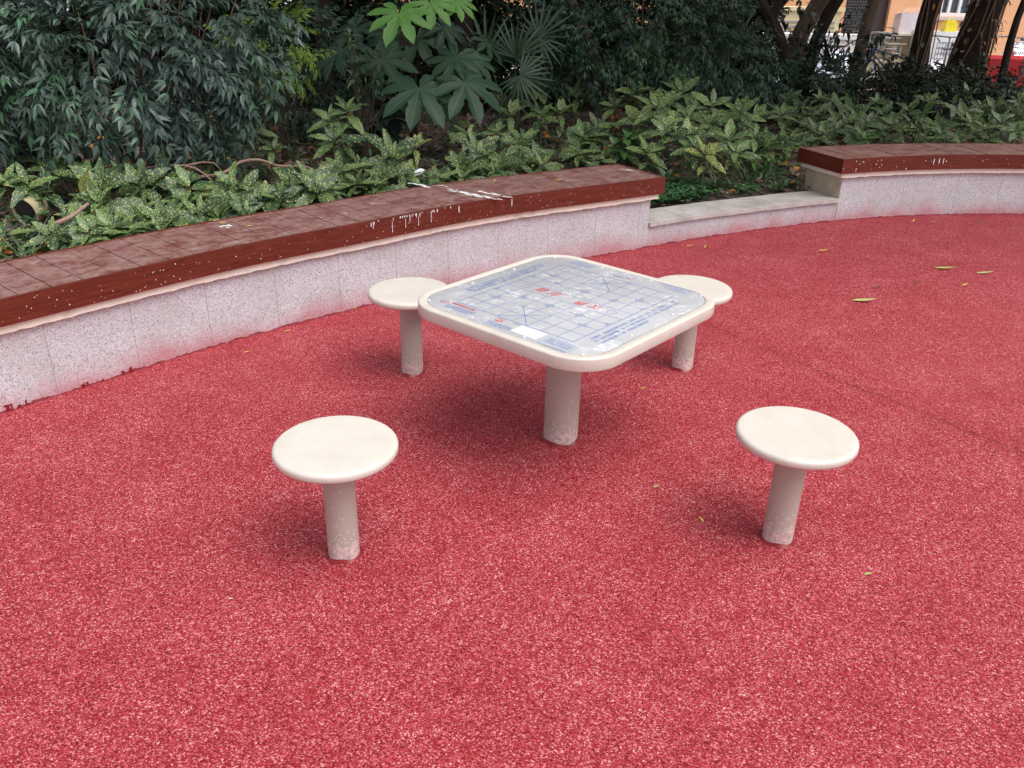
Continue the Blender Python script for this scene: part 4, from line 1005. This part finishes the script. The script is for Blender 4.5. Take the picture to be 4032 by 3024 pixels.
# ------------------------------------------------------------------ single fallen leaves on floor and bench
FLV = []
def fallen(x, y, z, L, az, mat, label, w=.3, curl=.25):
    fb = FB(); fb.leaf(leaf_tpl(L, L*w, 6, -curl, .3), (-L/2, 0, 0), (1, 0, -.05)); o = fb.build('fallen_leaf', mat); o.location = (x, y, z+.004+L*curl*.0); o.rotation_euler = (0, 0, az); tag(o, label, 'leaf', 'single fallen leaves'); return o
Y_, G_ = MT['yellow'], MT['greenfall']
for a in [(2.164, 4.988, .0, .14, -.3, G_, 'largest pale green curved leaf on the red floor right of the rear stool'), (2.98, 5.694, 0, .13, -.45, G_, 'pale green curved leaf on the red floor, upper of the right pair'), (3.219, 5.611, 0, .105, -.2, G_, 'pale green curved leaf on the red floor at the right edge'),
          (2.26, 6.07, 0, .075, -.1, Y_, 'yellow slim leaf on the far red floor in front of the low kerb'), (3.312, 7.004, 0, .05, 1, Y_, 'yellow leaf at the foot of the shorter bench, leftmost'), (3.459, 6.968, 0, .06, -.5, Y_, 'yellow green leaf at the foot of the shorter bench, second from left'), (3.847, 6.989, 0, .07, .3, MT['brownleaf'], 'dark leaf scrap at the foot of the shorter bench'), (2.965, 5.355, 0, .05, .4, Y_, 'small yellow leaf on the floor below the two pale green leaves'), (2.339, 5.25, 0, .06, .2, MT['brownleaf'], 'small brown leaf above the largest pale green leaf'),
          (2.651, 5.372, 0, .05, 0, MT['brownleaf'], 'tiny brown scrap on the floor beyond the pale green leaf'), (-1.368, 4.0, 0, .035, .3, Y_, 'tiny yellow leaf on the floor near the left bench wall, nearer one'), (-1.229, 4.292, 0, .045, 0, Y_, 'yellow leaf on the floor near the left bench wall, farther one'), (-.931, 4.66, 0, .05, .8, Y_, 'yellow leaf against the bench wall left of the rear left stool'), (-.473, 3.573, 0, .022, 0, MT['brownleaf'], 'dark speck on the floor in front of the rear left stool'),
          (.569, 2.805, 0, .028, .5, G_, 'tiny pale leaf scrap on the floor between table and front right stool'), (.702, 2.586, 0, .030, 2, Y_, 'pinkish yellow scrap on the floor left of the front right stool foot'), (.632, 3.681, 0, .028, 0, Y_, 'tiny yellow scrap between the table pole and the rear right stool'), (1.288, 6.107, 0, .06, .2, Y_, 'yellow leaf at the foot of the low kerb, left of a pair'), (1.40, 6.10, 0, .045, 1.2, Y_, 'yellow leaf at the foot of the low kerb, right of a pair'), (-.863, 2.098, 0, .014, 0, MT['white'], 'tiny white crumb on the floor left of the front left stool'),
          (1.202, 2.293, 0, .03, .1, G_, 'thin green scrap on the floor right of the front right stool foot'),
          (-1.658, 4.626, ZS, .045, .2, Y_, 'yellow petal-like leaf on the long bench seat, leftmost'), (-1.603, 4.563, ZS, .06, -.6, Y_, 'yellow leaf on the long bench seat next to the leftmost one'), (-1.446, 4.529, ZS, .045, .2, Y_, 'small yellow leaf on the long bench seat, third from left'), (-.15, 5.78, ZS, .04, 1, Y_, 'yellow leaf on the bench seat by the rear edge right of the white splash'), (.292, 5.855, ZS, .065, .1, Y_, 'curled yellow leaf in the middle of the long bench right part'), (.304, 5.99, ZS, .035, .5, Y_, 'small yellow leaf behind the curled yellow one on the bench seat'), (.807, 6.233, ZS, .045, .3, Y_, 'yellow leaf near the right end of the long bench seat'), (-.08, 5.717, ZS, .02, .3, MT['brownleaf'], 'small dark speck on the bench seat near the white splash')]:
    fallen(*a)
# pigeon-white splash leaf behind bench
x, y, z = at_z(918, 368, .40); fb = FB(); fb.leaf(leaf_tpl(.085, .035, 5, .3, .4), (0, 0, 0), (-.9, -.3, .05), up=(0, -.6, .8)); fb.leaf(leaf_tpl(.08, .03, 5, .3, .3), (-.01, .0, -.015), (-.95, -.2, -.1), up=(0, -.6, .8))
o = fb.build('splashed_leaves', MT['dropping']); o.location = (x, y, z); tag(o, 'few leaves coated in white splashes behind the bench', 'leaves')

# ------------------------------------------------------------------ trees at the back right
def tree(label, pts, r0_, r1_, mat, limbs=(), Y=11.5, crown=None, ivy=0, lean=(-1.2, .9), ncl=150, nm='tree', grp='trees at the back of the bed'):
    base = np.array(at_y(*pts[0], Y)); x0 = base[0]
    r = thing(nm, label, 'tree', (x0, Y, SOIL-.03), 0, grp); Lc = np.array(r.location)
    P = [np.array(at_y(px, py, Y))-Lc for px, py in pts]
    d0 = P[1]-P[0]; P = [P[0]-d0*(P[0][2]/max(.05, d0[2]))] + P           # down to the soil
    d = P[-1]-P[-2]; d = d/np.linalg.norm(d); P += [P[-1]+d*.9+np.array([.05, .1, .1]), P[-1]+d*2.0+np.array([.15, .25, .1]), P[-1]+d*3.1+np.array([.1, .5, .1])]
    C3 = catmull([tuple(p) for p in P], .14); n = len(C3); rr = [r0_+(r1_*.55-r0_)*(i/n)+(r0_*.35*math.exp(-i/2.5)) for i in range(n)]
    m = MB(); m.tube([tuple(p) for p in C3], rr, 12, jitter=.05); m.build('trunk', mat, r, True)
    top = P[-1]
    for L_ in limbs:
        Q = [np.array(at_y(px, py, Y))-Lc for px, py in L_[0]]; dd = Q[-1]-Q[-2]; dd = dd/np.linalg.norm(dd); Q += [Q[-1]+dd*.9, Q[-1]+dd*1.8+np.array([0, 0, .3])]
        C4 = catmull([tuple(p) for p in Q], .12); m = MB(); m.tube([tuple(p) for p in C4], list(np.linspace(L_[1], L_[1]*.4, len(C4))), 9, jitter=.05); m.build('limb', mat, r, True)
    cr = crown or (2.2, 2.3, 1.0); cc = np.array([0, lean[0], lean[1]]); fb = FB()  # unseen crown, its spread and lean shaped to shade bed and floor
    m = MB()
    for k in range(5):
        a = 2*PI*k/5; m.tube([tuple(P[-2]), tuple(P[-2]*.4+(top+cc)*.6+np.array([cr[0]*.35*math.cos(a), cr[1]*.35*math.sin(a), 0])), tuple(top+cc+np.array([cr[0]*.75*math.cos(a), cr[1]*.75*math.sin(a), -.1]))], [r1_*.45, r1_*.3, .015], 6)
    m.build('branches', mat, r, True)
    for k in range(ncl):
        p, dd = shell_pt(cr, .25); fb.put(random.choice(LB), p+top+cc, frame(dd, (0, 0, 1), random.uniform(-3, 3)), random.uniform(1.6, 2.4), tint=random.random())
    fb.build('crown', MT['hedge'], r)
    if ivy:
        fb = FB(); fd = FB(); vm = MB(); cr_ = [np.array(q) for q in C3]
        for k in range(ivy):
            i = random.randint(0, min(len(cr_)-1, int(1.9/.14))); a = random.uniform(PI*.9, PI*2.1); rad = rr[i]*1.08+random.uniform(0, .05); p = cr_[i]+np.array([rad*math.cos(a), rad*math.sin(a), random.uniform(-.07, .07)])
            (fb if random.random() < .35 else fd).leaf(lf[k % 4], p, rdir(-70, 0, a), sc=random.uniform(.05, .11))
        for k in range(7):
            a = random.uniform(PI*1.05, PI*1.95); vm.tube([tuple(cr_[i]+np.array([(rr[i]*1.05+.02)*math.cos(a+.3*math.sin(i*.7+k)), (rr[i]*1.05+.02)*math.sin(a+.3*math.sin(i*.7+k)), 0])) for i in range(0, min(len(cr_), 17), 2)], .008, 5)
        fb.build('ivy_leaves', MT['azalea'], r); fd.build('dead_ivy_leaves', MT['litter'], r); vm.build('vine', MT['twig'], r)
    return r
tree('dark forked tree, leftmost trunk at the upper right of the picture', [(1704, 200), (1692, 110), (1660, 35), (1638, 0)], .085, .075, MT['barkdark'], [([(1660, 40), (1680, 15), (1692, 0)], .06)], 11.3, crown=(3.1, 3.3, 1.1), lean=(-4.3, 1.3), ncl=300)
tree('broad light brown tree trunk between the forked tree and a dark trunk', [(1722, 150), (1722, 95), (1748, 40), (1772, 0)], .125, .105, MT['bark'], Y=12.4, crown=(3.1, 3.3, 1.1), lean=(-4.3, 1.3), ncl=300)
tree('dark slanting trunk crossing beside the broad brown trunk', [(1748, 140), (1765, 85), (1790, 30), (1808, 0)], .092, .082, MT['barkdark'], Y=12.0)
tree('slim light brown tree trunk in front of the dark grille door', [(1852, 135), (1862, 95), (1874, 45), (1888, 0)], .088, .080, MT['bark'], Y=12.5, crown=(3.1, 3.3, 1.1), lean=(-4.3, 1.3), ncl=300)
tree('straight dark trunk right of the stacked boxes', [(1983, 132), (1992, 90), (2002, 45), (2015, 0)], .128, .112, MT['barkdark'], Y=12.3, ivy=26, crown=(3.1, 3.3, 1.1), lean=(-4.3, 1.3), ncl=300)
tree('thick dark trunk wrapped in ivy and dead vines', [(2086, 140), (2100, 95), (2118, 45), (2135, 0)], .235, .205, MT['barkdark'], Y=12.4, ivy=240, crown=(3.1, 3.3, 1.1), lean=(-4.3, 1.3), ncl=300)
tree('thin dark trunk leaning right at the right edge of the picture', [(2168, 150), (2180, 100), (2198, 40), (2214, 0)], .05, .045, MT['barkdark'], Y=12.0, crown=(3, 3.2, 1), lean=(-4, 1.2), ncl=260)
tree('thin brown trunk slanting behind the middle nandina', [(1290, 140), (1270, 85), (1248, 40), (1232, 0)], .075, .07, MT['bark'], Y=11.2)
# unseen trees added so that their crowns shade the left of the bed
tree('unseen tree added for its shade behind the screen shrubs on the left', [(-60, 150), (-62, 90), (-66, 0)], .14, .12, MT['barkdark'], Y=10.4, crown=(2.4, 2.4, 1.0))
tree('unseen tree added for its shade behind the screen shrubs in the middle', [(700, 150), (702, 90), (700, 0)], .13, .11, MT['barkdark'], Y=11.0, crown=(2.4, 2.4, 1.0))
tree('unseen tree added for its shade behind the fatsia', [(1010, 150), (1005, 90), (1000, 0)], .13, .11, MT['barkdark'], Y=11.2, crown=(2.4, 2.4, 1.0))
# leafy twigs hanging across the gap
tw = thing('leafy_sapling', 'dark sapling with drooping leaves silhouetted against the courtyard', 'sapling', at_y(1800, 150, 11.6)[:2]+(SOIL,)); fb = FB(); sm = MB(); Lc = np.array(tw.location)
for pth in ([(1800, 140), (1790, 95), (1830, 60), (1870, 70)], [(1800, 140), (1825, 100), (1880, 75), (1905, 72)], [(1800, 140), (1840, 115), (1900, 90), (1915, 75)], [(1800, 140), (1775, 80), (1745, 30), (1720, 8)], [(1800, 140), (1810, 70), (1845, 20), (1865, 5)], [(1800, 140), (1740, 90), (1700, 60), (1690, 20)], [(1800, 140), (1860, 120), (1930, 110), (1960, 125)], [(1800, 140), (1770, 100), (1720, 100), (1685, 110)]):
    P = [tuple(np.array(at_y(px, py, 11.6+random.uniform(-.1, .1)))-Lc) for px, py in pth]; C3 = catmull(P, .05); sm.tube([tuple(q) for q in C3], list(np.linspace(.010, .003, len(C3))), 5)
    for q in C3[2:]:
        for _ in range(2): fb.leaf(lf[0], q+np.array([random.gauss(0, .05), random.gauss(0, .05), random.gauss(0, .05)]), rdir(-75, 15), sc=random.uniform(.07, .15))
fb.build('foliage', MT['darkbroad'], tw); sm.build('stems', MT['twigdark'], tw)

# ------------------------------------------------------------------ courtyard beyond
BY = 20.0
def X_at(px, py, Y=BY): return at_y(px, py, Y)[0]
orange = flat('orange_render', (.78, .42, .23), .85, .08, 2); grey = flat('grey_metal', (.35, .35, .37), .4, .15, 10, .5); dk = flat('dark_door', (.045, .03, .035), .5, .2)
wht = flat('white_enamel', (.80, .80, .82), .35, .04); crm = flat('cream_cabinet', (.74, .66, .50), .5, .06); silver = flat('silver_cover', (.70, .71, .78), .28, .15, 6, .25); redp = flat('red_plastic', (.62, .035, .05), .4, .15, 8)
bl = thing('building', 'orange rendered building with dark grille door and white framed windows', 'building', (7.5, BY, 0))
x0, xd0, xd1, xw0, xw1, x1 = X_at(1640, 0)-9, X_at(1822, 40), X_at(1918, 40), X_at(2030, 20), X_at(2120, 20), X_at(2212, 0)+6
m = MB(); L0 = -7.5
zs = .98+.0  # sill height
for a, b in ((x0, xd0), (xd1, xw0), (xw1, x1)): m.box(a+L0, b+L0, 0, .3, 0, 6.5)
m.box(xd0+L0, xd1+L0, 0, .3, 2.6, 6.5); m.box(xw0+L0, xw1+L0, 0, .3, 0, 1.17); m.box(xw0+L0, xw1+L0, 0, .3, 2.5, 6.5)
m.build('wall', orange, bl)
d = MB(); d.box(xd0+L0, xd1+L0, .12, .18, 0, 2.6); dr = d.build('door', dk, bl)
d = MB()
for k in range(int((xd1-xd0)*.72/.06)): x = xd0+L0+.03+k*.06; d.box(x, x+.012, .10, .118, 0, 2.6)
for k in range(42): d.box(xd0+L0, xd0+L0+(xd1-xd0)*.72, .085, .098, .03+k*.06, .042+k*.06)
d.build('grille', flat('grille_grey', (.12, .12, .13), .5), dr)
d = MB()
for (a, b, z0, z1) in ((xw0, xw1, 1.17, 1.24), (xw0, xw1, 2.43, 2.5), (xw0, xw0+.07, 1.24, 2.43), (xw1-.07, xw1, 1.24, 2.43)): d.box(a+L0, b+L0, .05, .12, z0, z1)
for k in (1, 2, 3): x = xw0+(xw1-xw0)*k/4+L0; d.box(x-.03, x+.03, .051, .119, 1.24, 2.43)
wf = d.build('window', wht, bl); d = MB(); d.box(xw0+L0, xw1+L0, .13, .15, 1.17, 2.5); d.build('pane', flat('window_glass', (.07, .09, .12), .12, .2), wf)
d = MB(); d.box(xw0+L0-.1, xw1+L0+.1, -.08, .0, 1.10, 1.16); d.build('sill', flat('pale_sill', (.6, .52, .48), .8), bl)
# yellow-cream block to the left with blue roofed kiosk feel
m = MB(); p0 = X_at(1640, 0, 17.5); m.box(-.75, .75, 0, .5, 0, 1.25); m.box(-.8, .8, -.05, .55, 1.25, 1.32)
o = m.build('body', flat('cream_panel', (.70, .60, .38), .7, .1, 6), None); kk = thing('utility_cabinet', 'cream metal cabinet behind the forked tree', 'cabinet', (X_at(1770, 25, 18.8)-.3, 18.8, 0)); o.parent = kk
d = MB()
for k in range(9): d.box(-.65, .65, -.012, -.001, .3+.09*k, .34+.09*k)
d.build('louvres', grey, kk)
# long low white ledge
lw = MB(); a, b = X_at(1650, 60, 17.6), X_at(1925, 60, 17.6)
lw.box(a-2, b, 17.6, 18.0, 0, .80); lw.box(a-2.03, b+.03, 17.56, 18.04, .80, .88); o = lw.build('ledge_wall', flat('white_wash', (.80, .79, .80), .8, .05, 3)); tag(o, 'low white wall in front of the orange building', 'wall')
# table with cabinet, cartons
cx = X_at(1960, 80, 16.4); tt_ = thing('cream_sideboard', 'cream sideboard with an open shelf standing before the door', 'sideboard', (cx, 16.4, 0))
m = MB(); m.box(-.55, .42, 0, .45, .10, .50); m.box(-.60, .46, -.03, .48, .50, .54); m.box(-.55, .42, .25, .45, .54, .95); m.box(-.58, .45, .0, .47, .95, .985); m.build('carcass', crm, tt_)
m = MB(); m.box(-.24, -.06, .0, .24, .541, .80); m.box(-.32, .02, -.02, .245, .80, .82); m.build('shelf_unit', flat('kraft_board', (.62, .48, .32), .8), tt_)
m = MB()
for sx in (-.5, .34): m.box(sx, sx+.06, .02, .08, 0, .10); m.box(sx, sx+.06, .36, .42, 0, .10)
m.build('feet', dk, tt_)
bx = thing('carton', 'white cardboard carton with open flaps on the sideboard', 'box', (cx+.05, 16.62, .986)); m = MB(); m.box(-.2, .2, -.15, .15, 0, .34); m.build('body', flat('white_card', (.72, .64, .68), .8), bx)
m = MB(); m.add([(-.2, -.15, .341), (-.32, -.15, .30), (-.32, .15, .30), (-.2, .15, .341)], [(0, 1, 2, 3)]); m.add([(-.2, -.15, .342), (.2, -.15, .342), (.15, -.05, .42), (-.12, -.05, .42)], [(0, 1, 2, 3)]); m.add([(.2, -.15, .342), (.2, .15, .342), (.28, .15, .36), (.28, -.15, .36)], [(0, 1, 2, 3)]); m.build('flaps', flat('brown_card', (.55, .30, .20), .8), bx)
# yellow jerrycan on a covered thing
def tarp(name, label, px, Y, w, h, d, mat, cat='covered scooter'):
    c = at_y(px, 80, Y); r = thing(name, label, cat, (c[0], Y, 0), random.uniform(-.3, .3), 'covered scooters in the courtyard'); m = MB(); nx, nz = 16, 14
    vs = []
    for i in range(nx+1):
        for j in range(nz+1):
            u = i/nx*2-1; a = j/nz*PI; prof = h*(.62+.38*math.cos(u*2.2-.5)**2)*(1-.25*abs(u)**4)
            yy = -math.cos(a)*d*(.55+.45*(1-math.sin(a)))*(1+.12*math.sin(i*2.1+j)); zz = prof*math.sin(a)**.45+.02*math.sin(i*1.7+j*2.3)
            vs.append((u*w+.03*math.sin(j*2.7+i), yy, max(.04, zz)))
    n = nz+1; m.add(vs, [(i*n+j, (i+1)*n+j, (i+1)*n+j+1, i*n+j+1) for i in range(nx) for j in range(nz)]); m.build('cover', mat, r, True)
    wm = MB()
    for sx in (-.6, .6): 
        wm.tube([(sx*w, -.05, .14), (sx*w, .05, .14)], .2*.7, 16)
    wm.build('wheels', dk, r); return r
tarp('covered_scooter', 'scooter under a crinkled silver cover between the straight trunk and the ivy trunk', 2062, 15.6, .75, 1.0, .36, silver)
tarp('covered_scooter', 'scooter under a silver cover behind the low white wall end', 1790, 15.2, .8, .78, .35, silver)
tarp('covered_scooter', 'scooter under a silver cover at the right edge of the courtyard', 2190, 15.4, .75, .95, .36, silver)
tarp('covered_scooter', 'scooter under a blue-white cover seen past the forked tree', 1700, 15.0, .8, .95, .35, flat('pale_blue_cover', (.62, .68, .85), .35, .25, 5))
c = at_y(2053, 45, 16.2); m = MB(); jy = thing('jerrycan', 'yellow plastic jerrycan against the orange wall', 'jerrycan', (c[0], 16.2, c[2]-.17)); m.box(-.10, .10, -.09, .09, 0, .15); m.box(-.08, .08, -.075, .075, .15, .18); m.build('body', flat('yellow_plastic', (.80, .66, .03), .4, .05), jy)
m = MB(); m.tube([(-.05, 0, .18), (-.04, 0, .215), (.04, 0, .215), (.05, 0, .18)], .011, 6); m.build('handle', flat('pale_yellow_plastic', (.82, .76, .3), .4), jy)
cb = thing('metal_locker', 'pale metal locker standing under the window', 'locker', (c[0], 16.2, 0)); m = MB(); m.box(-.5, .5, -.2, .3, .05, c[2]-.172); m.build('body', wht, cb); m = MB(); m.box(-.02, .0, -.212, -.201, .1, .8); m.box(.03, .05, -.215, -.201, .4, .5); m.build('handle', grey, cb)
# bicycles
def bicycle(label, px, Y, rz, frame_mat, basket=True):
    c = at_y(px, 90, Y); r = thing('bicycle', label, 'bicycle', (c[0], Y, 0), rz, 'bicycles parked in the courtyard')
    def wheel(x):
        m = MB(); n = 28; vs = []
        m.tube([(x+.33*math.cos(2*PI*k/n), 0, .34+.33*math.sin(2*PI*k/n)) for k in range(n+1)], .018, 6, cap=False)
        w = m.build('wheel', dk, r); s = MB()
        for k in range(14): s.tube([(x, 0, .34), (x+.32*math.cos(2*PI*k/14), 0, .34+.32*math.sin(2*PI*k/14))], .0022, 4)
        s.tube([(x, -.04, .34), (x, .04, .34)], .02, 8); s.build('spokes', grey, w)
    wheel(-.52); wheel(.52)
    m = MB()
    for pth in ([(-.52, 0, .34), (-.1, 0, .32)], [(-.1, 0, .32), (-.22, 0, .80)], [(-.52, 0, .34), (-.19, 0, .70)], [(-.1, 0, .32), (.36, 0, .72)], [(-.19, 0, .68), (.34, 0, .80)], [(.34, 0, .85), (.52, 0, .34)]): m.tube(pth, .016, 7)
    m.build('frame', frame_mat, r)
    m = MB(); m.tube([(.33, 0, .82), (.31, 0, 1.02), (.34, 0, 1.04)], .013, 7); m.tube([(.18, -.28, 1.05), (.30, -.2, 1.06), (.35, 0, 1.05), (.30, .2, 1.06), (.18, .28, 1.05)], .012, 7); m.build('handlebar', grey, r)
    m = MB(); m.tube([(.10, -.29, 1.04), (.2, -.28, 1.05)], .020, 7); m.tube([(.10, .29, 1.04), (.2, .28, 1.05)], .020, 7); m.build('grips', MT['black'], r)
    m = MB(); m.add([(-.38, -.09, .86), (-.38, .09, .86), (-.1, .02, .85), (-.1, -.02, .85), (-.37, -.06, .82), (-.37, .06, .82)], [(0, 1, 2, 3), (0, 4, 5, 1), (0, 3, 4), (1, 5, 2)]); m.build('saddle', MT['black'], r)
    if basket:
        m = MB()
        for k in range(9): 
            y = -.16+.04*k; m.tube([(.42, y, .72), (.42, y, .98)], .004, 4); m.tube([(.70, y, .74), (.74, y, .98)], .004, 4)
        for z in (.74, .82, .90, .98): m.tube([(.42, -.16, z), (.42, .16, z), (.72, .16, z), (.72, -.16, z), (.42, -.16, z)], .005, 4)
        m.build('basket', grey, r)
    return r
bicycle('bicycle with a wire basket facing the camera beside the ivy trunk', 2050, 14.6, -2.0, grey)
bicycle('dark bicycle with its handlebar in front of the sideboard', 1945, 14.8, 2.6, MT['black'], False)
bicycle('bicycle at the right edge beyond the ivy trunk', 2160, 14.4, .4, redp)
bicycle('blue bicycle in front of the low white wall', 1850, 15.0, .3, flat('blue_frame', (.04, .08, .35), .35))
# red cart
c = at_y(2190, 130, 14.0); rc = thing('red_cart', 'red plastic cart at the right edge behind the thin trunk', 'cart', (c[0], 14.0, 0), -.1)
m = MB(); m.add([(-.45, -.3, .35), (.55, -.3, .35), (.55, .3, .35), (-.45, .3, .35), (-.6, -.38, .80), (.7, -.38, .80), (.7, .38, .80), (-.6, .38, .80), (-.55, -.34, .80), (.65, -.34, .80), (.65, .34, .80), (-.55, .34, .80), (-.4, -.26, .4), (.5, -.26, .4), (.5, .26, .4), (-.4, .26, .4)],
      [(3, 2, 1, 0), (0, 1, 5, 4), (1, 2, 6, 5), (2, 3, 7, 6), (3, 0, 4, 7), (4, 5, 9, 8), (5, 6, 10, 9), (6, 7, 11, 10), (7, 4, 8, 11), (8, 9, 13, 12), (9, 10, 14, 13), (10, 11, 15, 14), (11, 8, 12, 15), (12, 13, 14, 15)]); m.build('tub', redp, rc)
for sx in (-.35, .45):
    m = MB(); m.tube([(sx, -.33, .17), (sx, -.27, .17)], .17, 16); m.tube([(sx, .27, .17), (sx, .33, .17)], .17, 16); m.tube([(sx, -.3, .17), (sx, .3, .17)], .012, 6); m.build('wheel', dk, rc)
m = MB(); m.tube([(.72, -.25, .78), (.95, -.25, 1.0), (.95, .25, 1.0), (.72, .25, .78)], .015, 6); m.build('handle', grey, rc)

# ------------------------------------------------------------------ light
SUN_EL, SUN_AZ = math.radians(62), math.radians(128)      # azimuth from +y towards +x
w = bpy.data.worlds.new('World'); scene.world = w; w.use_nodes = True; nt = w.node_tree
sky = nt.nodes.new('ShaderNodeTexSky'); sky.sky_type = 'NISHITA'; sky.sun_disc = False; sky.sun_elevation = SUN_EL; sky.sun_rotation = SUN_AZ; sky.dust_density = 4; sky.air_density = 1; sky.ozone_density = 1
hs = nt.nodes.new('ShaderNodeHueSaturation'); hs.inputs['Saturation'].default_value = .30
nt.links.new(sky.outputs[0], hs.inputs['Color']); nt.links.new(hs.outputs[0], nt.nodes['Background'].inputs['Color']); nt.nodes['Background'].inputs['Strength'].default_value = .13
sd_ = bpy.data.lights.new('sun', 'SUN'); sd_.energy = 1.75; sd_.angle = math.radians(60); sd_.color = (1, .97, .93)
so = bpy.data.objects.new('sun', sd_); C.objects.link(so)
dirv = Vector((math.sin(SUN_AZ)*math.cos(SUN_EL), math.cos(SUN_AZ)*math.cos(SUN_EL), math.sin(SUN_EL)))
so.rotation_mode = 'QUATERNION'; so.rotation_quaternion = dirv.to_track_quat('Z', 'Y'); so.location = dirv*20
scene.view_settings.view_transform = 'Standard'; scene.view_settings.look = 'None'; scene.view_settings.exposure = 0.5; scene.view_settings.gamma = 1
scene.cycles.max_bounces = 6; scene.cycles.diffuse_bounces = 3
